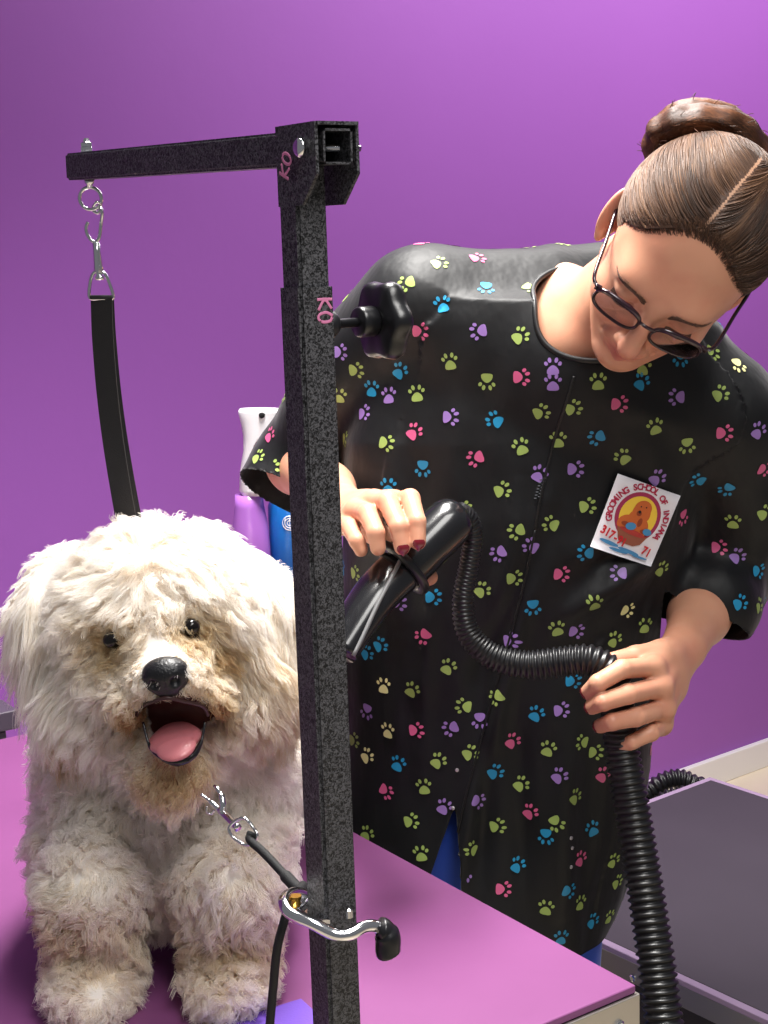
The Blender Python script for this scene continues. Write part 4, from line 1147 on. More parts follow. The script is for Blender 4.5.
# strands wound round the bun
n = 11000; K_ = 12
p0, nn = surf_samples(bv, bq, n)
if ((p0 - BUN) * nn).sum(1).mean() < 0: nn = -nn
pts = [p0]; cur = p0.copy(); st_ = rng.uniform(.022, .05, n) / (K_ - 1); tw = rng.normal(0, .25, n); 
for j in range(K_ - 1):
    r_ = cur - BUN; rz = r_ @ BN; rp = r_ - rz[:, None] * BN
    tng = np.cross(BN, rp); tng /= np.linalg.norm(tng, axis=1)[:, None] + 1e-9
    dirn = tng + BN * (tw + .35 * np.sin(np.arctan2(rp @ BUy, rp @ BUx) * 5))[:, None]
    cur = cur + dirn * st_[:, None]
    for _ in range(2):
        d = bs.ev(cur); e = 1e-3; g = np.stack([bs.ev(cur + np.eye(3)[i] * e) - d for i in range(3)], 1); g /= np.linalg.norm(g, axis=1)[:, None] + 1e-9
        cur = cur - g * (d - .0012)[:, None]
    pts.append(cur)
pts = np.stack(pts, 1) + 0
fr = rng.random(n) < .008
pts[fr, -4:] += (nn[fr] * .008)[:, None] * np.linspace(0, 1, 4)[None, :, None]
lk = np.clip(.30 + .45 * noise(p0 @ np.array([BUx, BUy, BN]).T * np.array([.35, .35, 1.6]), 110, 14) + rng.normal(0, .16, n), 0, 1)
strands('wound_strands', pts, np.linspace(.00055, .0003, K_)[None] * np.ones((n, 1)), lk, hair_mat('bun_hair', (44, 25, 16), (94, 56, 34), (160, 104, 68)), o_bun)
# eyebrows and lashes as short strands
def face_snap(l, off):
    p = HC + np.atleast_2d(l) @ HA * HS
    for _ in range(4):
        d = body.ev(p); e = 5e-4; g = np.stack([body.ev(p + np.eye(3)[i] * e) - d for i in range(3)], 1); g /= np.linalg.norm(g, axis=1)[:, None] + 1e-9
        p = p - g * (d - off)[:, None]
    return p, g
def face_hit(x, z, off):
    lo, hi = np.full(len(x), .02), np.full(len(x), .125)
    for _ in range(16):
        mid = (lo + hi) / 2; d = body.ev(HC + np.stack([x, mid, z], 1) @ HA * HS); lo = np.where(d < off, mid, lo); hi = np.where(d < off, hi, mid)
    return HC + np.stack([x, hi, z], 1) @ HA * HS
m_brow = hair_mat('brow_hair', (66, 42, 34), (90, 62, 50), (112, 80, 64))
for sx in (-1, 1):
    n = 520; t = rng.random(n); x = sx * (.013 + .036 * t); z = .0125 + .005 * np.sin(t * PI * .75) + rng.normal(0, .0020, n) * (1.15 - t)
    a_ = face_hit(x, z, .0001); x1, z1 = x + sx * .0058, z + .0026 - .0046 * t; b_ = face_hit(x1, z1, .0007); m_ = face_hit((x + x1) / 2, (z + z1) / 2, .0009)
    strands('eyebrow', np.stack([a_, m_, b_], 1), np.array([[.00030, .00026, .00012]]) * np.ones((n, 1)), rng.random(n), m_brow, o_body)
    n = 90; t = np.linspace(-1, 1, n); a_ = face_hit(sx * .032 + t * .0130, -.0075 - .0015 * (1 - t ** 2), .0001); tip = a_ + HY * .0055 - HZ * .0045 + HX * (t * .0022)[:, None]
    strands('eyelashes', np.stack([a_, (a_ + tip) / 2 - HZ * .0008, tip], 1), np.array([[.00035, .00028, .0001]]) * np.ones((n, 1)), rng.random(n) * .3, m_brow, o_body)
# ------------------------------------------------------------------ glasses
m_frame = mat('dark_burgundy_frame', (38, 16, 26), .18, coat=.5)
m_lens = bpy.data.materials.new('lens_glass'); m_lens.use_nodes = True; nt = m_lens.node_tree; nt.nodes.clear()
fr_n = nt.nodes.new('ShaderNodeFresnel'); fr_n.inputs[0].default_value = 1.4; tb_ = nt.nodes.new('ShaderNodeBsdfTransparent'); tb_.inputs[0].default_value = (.96, .96, .97, 1); gb_ = nt.nodes.new('ShaderNodeBsdfGlossy'); gb_.inputs['Roughness'].default_value = .03
ms_ = nt.nodes.new('ShaderNodeMixShader'); om_ = nt.nodes.new('ShaderNodeOutputMaterial')
fr_n.inputs[0].default_value = 1.18
nt.links.new(fr_n.outputs[0], ms_.inputs[0]); nt.links.new(tb_.outputs[0], ms_.inputs[1]); nt.links.new(gb_.outputs[0], ms_.inputs[2]); nt.links.new(ms_.outputs[0], om_.inputs[0])
gl = bpy.data.objects.new('glasses', None); COL.objects.link(gl); gl.parent = person
def rrect(cx, cz, hw, hh, pw, n=48, tilt=0):
    o = []
    for t in np.linspace(0, 2 * PI, n, endpoint=False):
        c_, s_ = math.cos(t), math.sin(t); x = hw * math.copysign(abs(c_) ** (2 / pw), c_); z = hh * math.copysign(abs(s_) ** (2 / pw), s_)
        z -= .0 ; o.append((cx + x, cz + z))
    return o
GZ = -.006; GY = .104
mbf = MB()
bend = lambda x: GY - 2.2 * x * x
for sx in (-1, 1):
    pts = [h(x, bend(x) + (z - GZ) * .06, z) for x, z in rrect(sx * .0335, GZ, .0255, .0165, 2.9)]
    rr = np.array([.0017 + .0012 * max(0, math.sin(t)) for t in np.linspace(0, 2 * PI, 48, endpoint=False)])
    v, f = sweep(pts, rr, 10, True, False); mbf.add(v, f)
    inner = rrect(sx * .0335, GZ, .0252, .0162, 2.9); V = []
    for dy in (.0006, -.0006):
        V += [h(sx * .0335, bend(sx * .0335) + dy + .0006, GZ)] + [h(x, bend(x) + (z - GZ) * .06 + dy, z) for x, z in inner]
    F_ = [(0, 1 + i, 1 + (i + 1) % 48) for i in range(48)] + [(49, 50 + (i + 1) % 48, 50 + i) for i in range(48)] + [(1 + i, 50 + i, 50 + (i + 1) % 48, 1 + (i + 1) % 48) for i in range(48)]
    mesh('lens', V, F_, m_lens, gl, False)
mbf.tube(spline([h(-.0095, bend(.01), GZ + .006), h(-.004, bend(0) + .003, GZ + .0085), h(.004, bend(0) + .003, GZ + .0085), h(.0095, bend(.01), GZ + .006)], 14), .0019, 10)
for sx in (-1, 1):
    mbf.box(h(sx * .0605, bend(.060) - .000, GZ + .010), (.0065, .004, .0065), HA, bev=.001)
    mbf.tube(spline([h(sx * .0625, bend(.0625), GZ + .010), h(sx * .0695, .085, GZ + .011), h(sx * .0745, .04, GZ + .012), h(sx * .0790, .004, GZ + .012), h(sx * .0785, -.016, GZ + .002), h(sx * .0765, -.022, GZ - .018)], 40), .0017, 10, flat=(1, 1.2))
mbf.build('glasses_frame', m_frame, gl)
for sx in (-1, 1):
    mb = MB(); mb.box(h(sx * .0655, bend(.0655) + .0005, GZ + .011), (.003, .0016, .0012), HA); mb.build('hinge_stud', m_steel, gl, smooth=False)
# ------------------------------------------------------------------ pet dryer: handpiece and hose
m_dry = mat('glossy_black_plastic', (22, 22, 25), .22, coat=.3)
m_hose = mat('black_hose_plastic', (20, 20, 23), .36)
m_grey = mat('grey_highlight', (120, 120, 122), .35)
dr = thing('pet_dryer', 'black pet dryer handpiece on a ribbed hose, pointed at the white dog', 'dryer', tuple(P(400, 570, 1.505)))
A0, A1 = P(459, 513, 1.535), P(404, 566, 1.505)
A2, A3 = P(372, 600, 1.47), P(338, 652, 1.435)
ax = unit(A1 - A0); La = np.linalg.norm(A1 - A0)
mb = MB(); lathe(mb, A0, ax, [(-.006, .004), (-.005, .012), (-.002, .018), (.003, .0225), (.010, .0250), (.020, .0262), (La, .0272), (La + .004, .0268)], 40)
mb.build('barrel', m_dry, dr)
mb = MB(); ang = np.linspace(0, 2 * PI, 48, endpoint=False); u = unit(np.cross(ax, Z)); w = np.cross(ax, u)
mb.tube([A1 + ax * .002 + (u * math.cos(t) + w * math.sin(t)) * .0315 for t in ang], .0048, 14, closed=True); mb.build('collar_ring', m_knob, dr)
ax2_ = unit(A3 - A1); Ln = np.linalg.norm(A3 - A1)
pth = spline([A1, A2, A3], 24); rr = np.interp(np.linspace(0, 1, 24), [0, .15, .5, 1], [.0265, .0275, .0255, .0215])
mb = MB(); v, f = sweep(pth, rr, 32, flat=(1, .8)); mb.add(v, f); mb.build('nozzle', m_dry, dr)
# reflected highlight along the nozzle, modelled as a grey stripe on its surface
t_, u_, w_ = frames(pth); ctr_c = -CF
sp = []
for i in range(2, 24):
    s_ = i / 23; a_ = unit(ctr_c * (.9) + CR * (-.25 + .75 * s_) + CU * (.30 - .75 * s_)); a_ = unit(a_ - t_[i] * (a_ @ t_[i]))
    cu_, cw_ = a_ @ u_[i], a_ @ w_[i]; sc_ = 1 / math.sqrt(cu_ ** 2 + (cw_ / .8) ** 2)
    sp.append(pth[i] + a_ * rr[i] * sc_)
mb = MB(); mb.tube(sp, .0022, 10); mb.build('highlight_stripe', m_grey, dr)
hp = [(458, 511, 1.538, .0105), (468, 518, 1.545, .0108), (473, 535, 1.55, .0108), (469, 565, 1.552, .0110), (463, 600, 1.55, .0118), (468, 632, 1.548, .0130), (490, 655, 1.545, .0145), (525, 665, 1.54, .0160), (562, 662, 1.535, .0170), (592, 661, 1.528, .0176), (612, 676, 1.524, .0180), (617, 705, 1.522, .0184), (622, 750, 1.52, .0190), (634, 820, 1.50, .0196), (647, 900, 1.47, .0200), (658, 975, 1.44, .0202), (668, 1060, 1.41, .0204), (676, 1180, 1.38, .0204)]
hq = [tuple(P(a, b, c)) + (r,) for a, b, c, r in hp]
e_ = np.array(hq[-1][:3]); hq += [(e_[0] + .01, e_[1] + .01, .30, .0204), (e_[0] + .05, e_[1] - .02, .10, .0204), (e_[0] + .14, e_[1] - .05, .03, .0204), (e_[0] + .30, e_[1] - .03, .025, .0204)]
cen = spline(hq, 900)
d_ = np.r_[0, np.cumsum(np.linalg.norm(np.diff(cen[:, :3], axis=0), axis=1))]
S_ = np.arange(0, d_[-1], .00125); C_ = np.stack([np.interp(S_, d_, cen[:, i]) for i in range(4)], 1)
pitch = np.interp(C_[:, 3], [.0105, .018, .020], [.0042, .0062, .0078]); ph = np.cumsum(.00125 / pitch)
fr_ = ph % 1
rad = C_[:, 3] * (1 - .13 * (1 - np.clip(np.sin(fr_ * 2 * PI) * 1.6, -1, 1)) / 2 * 1.2)
mb = MB(); v, f = sweep(C_[:, :3], rad, 28); mb.add(v, f); mb.build('ribbed_hose', m_hose, dr)
# ------------------------------------------------------------------ spray bottle and blue bottle behind the dog
m_wp = mat('white_plastic', (240, 238, 242), .28); m_lil = mat('lilac_plastic', (176, 112, 206), .2); m_bl = mat('blue_plastic', (24, 110, 196), .3)
D1 = 2.02
sb = thing('spray_bottle', 'lilac spray bottle with white trigger head, partly hidden behind the dog and sleeve', 'bottle', tuple(P(254, 640, D1)))
def Q(px, py, dd=0): return P(px, py, D1 + dd)
b0 = Q(256, 640); top = Q(256, 494)
hgt = top[2] - b0[2]
mb = MB(); lathe(mb, b0, Z, [(0, .018), (.002, .024), (.01, .026), (hgt * .62, .026), (hgt * .8, .024), (hgt * .92, .020), (hgt, .019)], 40); mb.build('bottle_body', m_lil, sb)
pr = [(494, 241, 262), (489, 239, 264), (470, 240, 266), (450, 243, 267), (435, 243, 268), (422, 241, 269), (412, 239, 270), (409, 240, 270)]
V = []; F_ = []; n = 28
for py, xl, xr in pr:
    c_ = Q((xl + xr) / 2, py); a_ = (xr - xl) / 2 * D1 / FPX * 1.35
    for q in range(n):
        t = q * 2 * PI / n; c2, s2 = math.cos(t), math.sin(t)
        V.append(c_ + CR * a_ * math.copysign(abs(c2) ** .75, c2) + np.array([0, 1, 0]) * .020 * math.copysign(abs(s2) ** .75, s2) + CR * .006)
for i in range(len(pr) - 1):
    for q in range(n): p_ = (q + 1) % n; F_.append((i * n + q, i * n + p_, (i + 1) * n + p_, (i + 1) * n + q))
F_ += [tuple(range(n))[::-1], tuple((len(pr) - 1) * n + q for q in range(n))]
hd = mesh('trigger_head', V, F_, m_wp, sb)
mb = MB(); lathe(mb, Q(262, 415, -.019), np.array([0, -1, 0]), [(0, .0042), (.004, .0040), (.0045, .003)], 16); mb.build('nozzle_hole', m_blk, hd)
mb = MB(); v, f = sweep(spline([Q(270, 418, -.01), Q(271, 432, -.016), Q(268, 452, -.014), Q(262, 468, -.01)], 16), .005, 10, flat=(1, .6)); mb.add(v, f); mb.build('trigger', m_wp, sb)
bb = thing('shampoo_bottle', 'bright blue bottle with round white emblem, beside the spray bottle', 'bottle', tuple(P(290, 640, D1 + .03)))
b0 = P(296, 640, D1 + .02); hgt = P(296, 480, D1 + .02)[2] - b0[2]
mb = MB(); lathe(mb, b0, Z, [(0, .026), (.003, .031), (hgt * .84, .031), (hgt * .93, .024), (hgt * .97, .014), (hgt, .013)], 40); mb.build('bottle_body', m_bl, bb)
mb = MB(); lathe(mb, b0 + Z * hgt, Z, [(0, .015), (.018, .014), (.020, .010)], 24); mb.build('cap', m_wp, bb)
ec = P(291, 519, D1 + .02); cyl = b0
mbE = MB()
def on_cyl(x, z):  # on the bottle's side, x measured round it
    a_ = -PI / 2 + x / .031; return np.array([b0[0] + .0314 * math.cos(a_), b0[1] + .0314 * math.sin(a_), z])
x0 = (ec[0] - b0[0])
for rr_ in (.0098, .0066, .0034):
    mbE.tube([on_cyl(x0 + rr_ * math.cos(t), ec[2] + rr_ * math.sin(t)) for t in np.linspace(0, 2 * PI, 30, endpoint=False)], .0007, 6, closed=True)
for k_ in (-.0055, 0, .0055): mbE.tube([on_cyl(x0 + k_, ec[2] - .008), on_cyl(x0 + k_ * 1.3, ec[2]), on_cyl(x0 + k_, ec[2] + .008)], .0005, 6)
mbE.build('white_emblem', m_wp, bb)
# the narrow stand they stand on
zt_ = P(256, 640, D1)[2]
cc = P(280, 640, D1 + .02)
ca = thing('side_cart', 'dark side cart behind the dog with bottles on top', 'cart', (cc[0], cc[1], 0))
mb = MB(); mb.box(np.array([cc[0], cc[1], zt_ - .0155]), (.20, .10, .03), (TB, TA, Z), bev=.003); mb.build('cart_top', m_bench, ca, smooth=False)
for sx in (-1, 1):
    mb = MB(); mb.box(np.array([cc[0], cc[1], (zt_ - .03) / 2]) + TB * sx * .085, (.02, .08, zt_ - .032), (TB, TA, Z), bev=.002); mb.build('cart_panel', m_bench, ca, smooth=False)
# black crumpled hose loop behind the low table
lp = thing('dryer_hose_coil', 'black ribbed hose loop rising behind the far edge of the low grey table', 'hose', tuple(P(680, 800, 2.62)))
def lpq(px, py, d=2.62): return P(px, py, d)
cen = spline([lpq(628, 900), lpq(638, 812), lpq(655, 788), lpq(674, 779), lpq(690, 783), lpq(704, 800), lpq(712, 900)], 160)
mb = MB(); ph = np.arange(160) / 160 * 46 * 2 * PI / 2; v, f = sweep(cen, .017 + .0022 * np.sin(ph), 20); mb.add(v, f); mb.build('hose', m_hose, lp)
cen2 = spline([lpq(640, 910, 2.58), lpq(648, 826, 2.58), lpq(662, 803, 2.58), lpq(678, 797, 2.58), lpq(692, 806, 2.58), lpq(700, 910, 2.58)], 140); mb = MB(); v, f = sweep(cen2, .016 + .0022 * np.sin(np.arange(140) / 140 * 42 * PI), 20); mb.add(v, f); mb.build('hose', m_hose, lp)
tag(lp, 'black ribbed hose loop rising behind the far edge of the low grey table')
# ------------------------------------------------------------------ the dog
dog = thing('dog', 'fluffy white dog with open mouth standing on the pink grooming table', 'dog', tuple(PZ(165, 960, TZ)))
DD = -.035          # whole dog's depth trim
def D(px, py, d): return P(px, py, d + DD)
dg = SDF()
SK = D(160, 618, 1.385)
FX, FY, FZ = rotframe(-8, 12, -2)         # face frame: right, out of the face, up
DA = np.array([FX, FY, FZ])
dg.ell(SK, (.082, .085, .080), DA)
MZ = D(167, 677, 1.275)
dg.cone(D(163, 650, 1.34), MZ, .044, .0265, k=.03)
for px_ in (138, 198): dg.ell(D(px_, 694, 1.288), (.019, .022, .018), DA, k=.012)          # flews
dg.cone(D(168, 725, 1.36), D(171, 770, 1.290), .038, .025, k=.02)                            # lower jaw
dg.ell(D(98, 690, 1.37), (.040, .040, .045), DA, k=.03); dg.ell(D(236, 680, 1.37), (.038, .040, .045), DA, k=.03)
MC = D(172, 724, 1.262)
EYS = [D(112, 641, 1.2925), D(190, 628, 1.2945)]
for e_ in EYS: dg.ell(e_ - FY * -.002, (.013, .010, .011), DA, k=.008, sub=True)
for c_, tilt in ((D(57, 648, 1.385), 1), (D(264, 642, 1.405), -1)):
    ex = unit(FX * 1 + FZ * .12 * tilt); ez = unit(FZ - FX * .12 * tilt)
    dg.ell(c_, (.018, .034, .070), np.array([ex, np.cross(ez, ex), ez]), k=.015)
dg.cone(D(72, 585, 1.41), D(57, 610, 1.405), .030, .022, k=.02); dg.cone(D(238, 582, 1.41), D(262, 610, 1.41), .030, .022, k=.02)
# neck, chest, trunk
dg.ell(D(168, 765, 1.455), (.112, .088, .110), k=.03)
dg.ell(D(162, 838, 1.435), (.098, .085, .080), k=.03)
dg.cone(D(172, 765, 1.50), D(224, 690, 1.74), .108, .096, k=.03)
dg.cone(D(215, 640, 1.56), D(232, 655, 1.70), .085, .090, k=.05)
pL, pR = PZ(97, 1003, TZ), PZ(229, 996, TZ)
for p_, top in ((pL, D(92, 850, 1.43)), (pR, D(238, 850, 1.43))):
    kn_ = p_ + np.array([0, .015, .10])
    dg.cone(p_ + Z * .030 + np.array([0, .012, 0]), kn_, .031, .031, k=.01); dg.cone(kn_, top, .031, .046, k=.03)
    dg.ell(p_ + Z * .020 - np.array([0, .010, 0]), (.036, .044, .022), k=.015)
hc_ = D(224, 690, 1.74)
for sx in (-1, 1):
    hp = np.array([hc_[0] + sx * .06, hc_[1] + .0, TZ])
    dg.cone(hp + np.array([0, -.03, .19]), hp + np.array([0, -.075, .13]), .055, .035, k=.03)
    dg.cone(hp + np.array([0, -.075, .13]), hp + np.array([0, .03, .075]), .036, .024, k=.02)
    dg.cone(hp + np.array([0, .03, .075]), hp + np.array([0, .01, .025]), .024, .026, k=.01)
    dg.ell(hp + np.array([0, -.01, .020]), (.030, .040, .022), k=.01)
dg.chain([hc_ + np.array([0, .08, .02]), hc_ + np.array([.01, .13, .02]), hc_ + np.array([.02, .15, -.05])], [.024, .02, .012], k=.02)
dg.ell(MC, (.0330, .054, .0305), DA, k=.005, sub=True)
dg.post = lambda p, d: np.maximum(d - noise(p, 40, 11) * .002, TZ + .001 - p[:, 2])
dlo = np.array([-.48, 1.12, TZ - .01]); dhi = np.array([.12, 1.98, 1.40])
dv, dq = dg.mesh(dlo, dhi, .0035)
m_dskin = mat('dog_skin', (216, 196, 178), .7); 
nt, b = nodes(m_dskin); at = nt.nodes.new('ShaderNodeAttribute'); at.attribute_name = 'tint'; nt.links.new(at.outputs['Color'], b.inputs['Base Color'])
o_dog = mesh('body', dv, dq, m_dskin, dog)
tint = np.ones((len(dv), 4), np.float32); tint[:, :3] = lin((244, 236, 228))
lm = (dv - MC) @ DA.T
inn = (((lm / np.array([.0350, .058, .0325])) ** 2).sum(1) < 1) | (((lm[:, 0] / .0325) ** 2 + ((lm[:, 2] + .003) / .0310) ** 2 < 1) & (lm[:, 1] > -.085))
tint[inn, :3] = lin((74, 22, 22))
le = np.minimum(*[np.linalg.norm(dv - e_, axis=1) for e_ in EYS]); tint[le < .016, :3] = lin((70, 54, 48))
lc = np.linalg.norm((dv - D(171, 772, 1.27)) / np.array([.034, .05, .016]), axis=1) < 1; tint[lc & ~inn, :3] = lin((200, 160, 136))
a = o_dog.data.color_attributes.new('tint', 'FLOAT_COLOR', 'POINT'); a.data.foreach_set('color', tint.ravel())
# nose, eyes, tongue, lip
m_nose = mat('black_nose_leather', (22, 22, 26), .35, bump=(500, .6, .0012))
ns = SDF(); NC = D(166, 677, 1.256) 
ns.ell(NC, (.0200, .014, .0150), DA); ns.ell(NC + FZ * .006, (.0180, .013, .011), DA, k=.006); ns.ell(NC - FZ * .010, (.009, .010, .010), DA, k=.006)
for sx in (-1, 1): ns.ell(NC + FX * sx * .0095 + FY * .0125 - FZ * .002, (.0042, .005, .0042), DA, k=.003, sub=True)
ns.cone(NC + FY * .0148 - FZ * .002, NC + FY * .011 - FZ * .018, .0008, .0008, k=.002, sub=True)
sdf_obj('nose', ns, NC - .03, NC + .03, .0009, m_nose, dog)
m_eye = mat('dark_eye', (16, 10, 9), .15)
for e_ in EYS:
    es = SDF(); es.ell(e_ - FY * .0035, (.0086, .0082, .0076), DA); sdf_obj('eye', es, e_ - .014, e_ + .014, .0012, m_eye, dog)
m_tng = mat('wet_tongue', (208, 122, 130), .35, coat=.3, bump=(600, .3, .0008), sss=.1)
tg = SDF(); T0, T1, T2 = D(173, 741, 1.315), D(175, 740, 1.272), D(176, 746, 1.250)
tg.cone(T0, T1, .020, .0215, k=.01, flat=(FZ, 2.6)); tg.cone(T1, T2, .0215, .0175, k=.01, flat=(unit(FZ + FY * .45), 3.2))
sdf_obj('tongue', tg, T1 - .06, T1 + .06, .0014, m_tng, dog)
mb = MB(); mb.tube(spline([D(143, 722, 1.272), D(150, 746, 1.262), D(163, 757, 1.250), D(177, 761, 1.247), D(192, 756, 1.250), D(201, 742, 1.263), D(205, 722, 1.272)], 50), [.0012] * 8 + list(np.interp(np.arange(34), [0, 17, 33], [.0018, .0048, .0018])) + [.0012] * 8, 12)
mb.build('lower_lip', mat('black_lip', (20, 18, 22), .25, coat=.3), dog)
mb = MB(); mb.tube(spline([D(136, 716, 1.278), D(142, 707, 1.264), D(154, 701, 1.252), D(167, 698, 1.246), D(182, 701, 1.252), D(202, 706, 1.264), D(208, 715, 1.278)], 50), .0017, 10)
mb.build('upper_lip', mat('dark_lip', (60, 34, 34), .4), dog)
# ------------------------------------------------------------------ coat
m_fur = bpy.data.materials.new('white_fur'); m_fur.use_nodes = True; nt = m_fur.node_tree; nt.nodes.clear()
at = nt.nodes.new('ShaderNodeAttribute'); at.attribute_name = 'shade'
r = nt.nodes.new('ShaderNodeValToRGB'); els = r.color_ramp.elements
els[0].position = 0; els[0].color = lin((255, 252, 248)) + (1,); els[1].position = 1; els[1].color = lin((150, 96, 66)) + (1,)
e = els.new(.35); e.color = lin((226, 206, 168)) + (1,); e = els.new(.65); e.color = lin((196, 154, 112)) + (1,)
nt.links.new(at.outputs['Fac'], r.inputs[0])
df = nt.nodes.new('ShaderNodeBsdfPrincipled'); tl = nt.nodes.new('ShaderNodeBsdfTranslucent'); mx = nt.nodes.new('ShaderNodeMixShader'); mx.inputs[0].default_value = .5
df.inputs['Roughness'].default_value = .55; df.inputs['Specular IOR Level'].default_value = .25
nt.links.new(r.outputs[0], df.inputs['Base Color']); nt.links.new(r.outputs[0], tl.inputs[0])
out = nt.nodes.new('ShaderNodeOutputMaterial'); nt.links.new(df.outputs[0], mx.inputs[1]); nt.links.new(tl.outputs[0], mx.inputs[2]); nt.links.new(mx.outputs[0], out.inputs[0])
NF, KF = 300000, 7
p0, nn = surf_samples(dv, dq, NF)
kp_ = (p0[:, 1] < 1.50) | (rng.random(NF) < .30); p0, nn = p0[kp_], nn[kp_]; NF = len(p0)
e1 = dg.ev(p0 + nn * .004); e2 = dg.ev(p0 - nn * .004)
if (e1 < e2).mean() > .5: nn = -nn
l = (p0 - SK) @ DA.T                       # face-local position
def gw(c, r): return np.exp(-(((p0 - np.asarray(c)) ** 2).sum(1)) / r ** 2)
facing = np.clip((nn * FY).sum(1), 0, 1)
w_head = 1 / (1 + np.exp((np.linalg.norm(l, axis=1) - .125) / .012)) * (p0[:, 1] < 1.50)
earL, earR = D(57, 648, 1.385), D(264, 642, 1.405)
w_ear = np.clip(np.exp(-((((p0 - earL) @ DA.T) / np.array([.035, .05, .085])) ** 2).sum(1)) + np.exp(-((((p0 - earR) @ DA.T) / np.array([.035, .05, .085])) ** 2).sum(1)), 0, 1) * 1.3
w_ear = np.clip(w_ear, 0, 1)
w_muz = np.clip(gw(MZ, .045) + gw(D(168, 745, 1.29), .04), 0, 1)
w_leg = np.clip((TZ + .17 - p0[:, 2]) / .05, 0, 1); w_paw = np.clip((TZ + .05 - p0[:, 2]) / .03, 0, 1)
ln = .025 + .006 * w_head + .014 * w_ear - .012 * w_muz - .004 * w_leg - .006 * w_paw
ln *= 1 - .78 * np.clip(gw(MC, .046) * 1.3, 0, 1); ln *= 1 - .45 * np.clip(gw(EYS[0], .026) + gw(EYS[1], .026), 0, 1)

ln *= 1 - .45 * np.clip(gw(EYS[0] + FZ * .022, .020) + gw(EYS[1] + FZ * .022, .020), 0, 1)
lm = (p0 - MC) @ DA.T
bad = (((lm / np.array([.0345, .056, .0318])) ** 2).sum(1) < 1) | (((lm[:, 0] / .0320) ** 2 + ((lm[:, 2] + .003) / .0305) ** 2 < 1) & (lm[:, 1] > -.085)) | (np.linalg.norm((p0 - NC) @ DA.T / np.array([.0165, .012, .0120]), axis=1) < 1) | (np.linalg.norm(p0 - EYS[0], axis=1) < .0130) | (np.linalg.norm(p0 - EYS[1], axis=1) < .0130) | (p0[:, 2] < TZ + .004)
# hidden inside the trunk side away: keep everything else
DOWN = -Z
flow = np.zeros_like(p0)
rad_ = FX * 0 + (l[:, [0]] * FX + (l[:, [2]] + .0) * FZ); rad_ /= np.linalg.norm(rad_, axis=1)[:, None] + 1e-6
crown = np.clip((l[:, 2] - .0) / .06, 0, 1)[:, None]
sidew = np.clip(np.abs(l[:, 0]) / .05, 0, 1)[:, None]
fh = FX * (np.tanh(l[:, [0]] / .012) * (.35 + .6 * sidew)) + DOWN * (.55 + .35 * sidew) * (1 - .55 * crown) + FY * .22 * facing[:, None]
flow += fh * w_head[:, None]
mzl = (p0 - MZ) @ DA.T
fm = FX * np.tanh(mzl[:, [0]] / .012) * .70 + DOWN * .75 + FY * .1
flow = flow * (1 - w_muz[:, None]) + fm * w_muz[:, None]
flow = flow * (1 - w_ear[:, None]) + (DOWN * 1.5 + FY * .1) * w_ear[:, None]
wb = (1 - np.clip(w_head + w_ear, 0, 1))[:, None]
flow += wb * (DOWN * .45 + np.stack([np.sign(p0[:, 0] - SK[0]) * .1, 0 * l[:, 0], 0 * l[:, 0]], 1))
nz = np.stack([noise(p0, 34, 21 + i) for i in range(3)], 1) * .55 + np.stack([noise(p0, 85, 31 + i) for i in range(3)], 1) * .45
base = nn * (.75 - .25 * w_ear - .25 * w_muz * 1)[:, None] + flow + nz * (1.0 - .35 * w_ear)[:, None]
base /= np.linalg.norm(base, axis=1)[:, None]
# locks: every strand is drawn towards the lock it belongs to
NG = 9000
gi = rng.choice(NF, NG, replace=False); kt = kdtree.KDTree(NG)
for i, g in enumerate(gi): kt.insert(Vector(p0[g]), i)
kt.balance(); own = np.array([kt.find(Vector(p))[1] for p in p0]); G = gi[own]
curl_a = rng.uniform(0, 2 * PI, NG)[own]; curl_r = rng.uniform(.0016, .0055, NG)[own] * (1 - .35 * w_ear) * (1 - .5 * w_muz); curl_f = rng.uniform(.9, 2.1, NG)[own]
lnj = ln[G] * rng.uniform(.75, 1.2, NG)[own] * rng.uniform(.8, 1.12, NF)
dirG = base[G]
u_ = np.cross(dirG, np.array([.3, .5, .8])); u_ /= np.linalg.norm(u_, axis=1)[:, None]; v_ = np.cross(dirG, u_)
jit = rng.normal(0, 1, (NF, 3))
t_ = np.linspace(0, 1, KF); pts = []
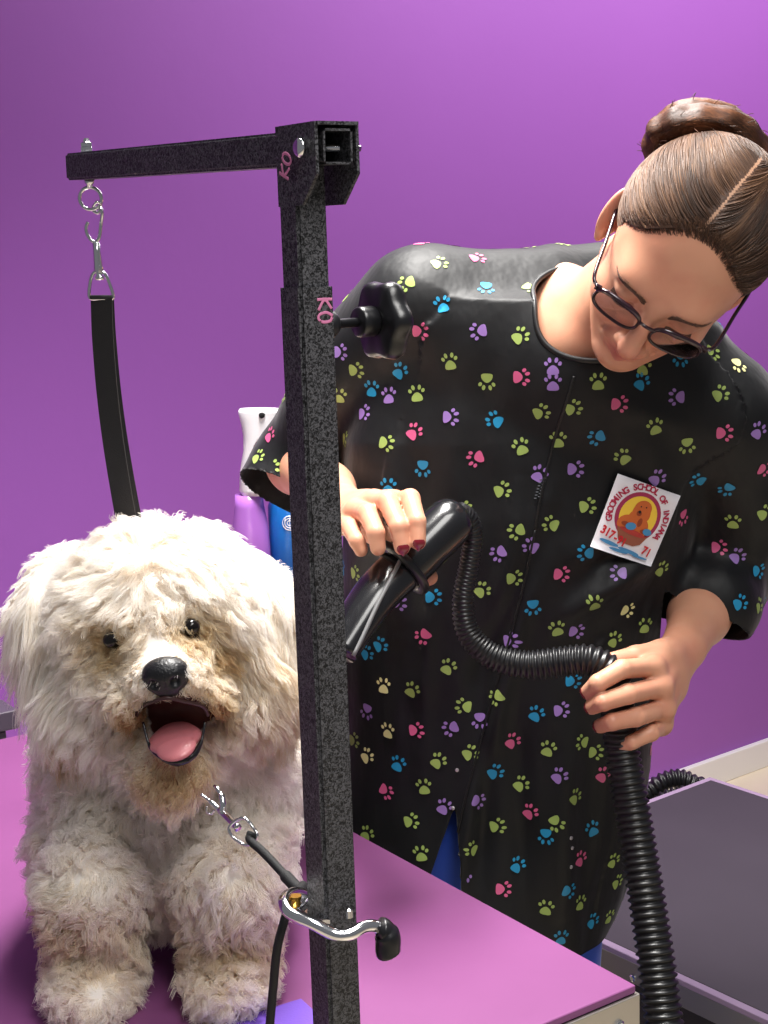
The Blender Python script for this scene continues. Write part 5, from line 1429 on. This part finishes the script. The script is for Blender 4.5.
for k_, t in enumerate(t_):
    own_dir = base * .5 + dirG * .5
    droop = (DOWN * .30)[None] * (t * t) * lnj[:, None] * (.6 + .8 * w_ear + .2 * w_head)[:, None]
    q = p0 + (nn * .25 * (1 - t) + own_dir) * (lnj * t)[:, None] + droop
    qg = p0[G] + (nn[G] * .25 * (1 - t) + dirG) * (lnj * t)[:, None] + droop
    cl = (.62 - .22 * (1 - np.clip(w_head + w_ear, 0, 1)))[:, None] * t ** 1.1; q = q * (1 - cl) + (qg + (p0 - p0[G]) * .45) * cl
    a_ = curl_a + t * 2 * PI * curl_f
    q = q + (u_ * np.cos(a_)[:, None] + v_ * np.sin(a_)[:, None]) * (curl_r * t)[:, None] - (u_ * np.cos(curl_a)[:, None] + v_ * np.sin(curl_a)[:, None]) * (curl_r * t * (1 - t))[:, None]
    q = q + jit * .0008 * t
    q[:, 2] = np.maximum(q[:, 2], TZ + .001)
    pts.append(q)
pts = np.stack(pts, 1)
# natural stains: mouth, ear tips, eyes, feet
sh = np.zeros(NF)
def stain(c, r, a): 
    global sh; sh = np.maximum(sh, a * np.exp(-(((p0 - c) @ DA.T / np.array(r)) ** 2).sum(1)))
stain(MC, (.044, .06, .036), .48); stain(D(207, 714, 1.29), (.017, .04, .026), .85); stain(D(136, 716, 1.29), (.012, .04, .022), .7); stain(D(172, 772, 1.28), (.034, .05, .022), .42)
stain(D(68, 715, 1.42), (.026, .09, .024), .55); stain(D(262, 660, 1.42), (.034, .09, .055), .36); stain(D(215, 655, 1.30), (.014, .03, .018), .6)
stain(EYS[0], (.024, .03, .022), .5); stain(EYS[1], (.024, .03, .020), .45); stain(D(150, 650, 1.29), (.02, .02, .02), .2)
stain(D(90, 900, 1.35), (.04, .08, .03), .40); stain(pR + Z * .05, (.05, .06, .05), .26); stain(pL + Z * .05, (.05, .06, .05), .18); stain(D(165, 660, 1.29), (.022, .02, .012), .3)
sh = np.clip(sh + rng.normal(0, .04, NF) + .05 * noise(p0, 60, 71), 0, 1)
ok = ~bad
rr_ = np.interp(t_, [0, .6, 1], [.00032, .00026, .00009])[None] * rng.uniform(.8, 1.25, NF)[:, None]
o_fur = strands('fur', pts[ok], rr_[ok], sh[ok], m_fur, dog)
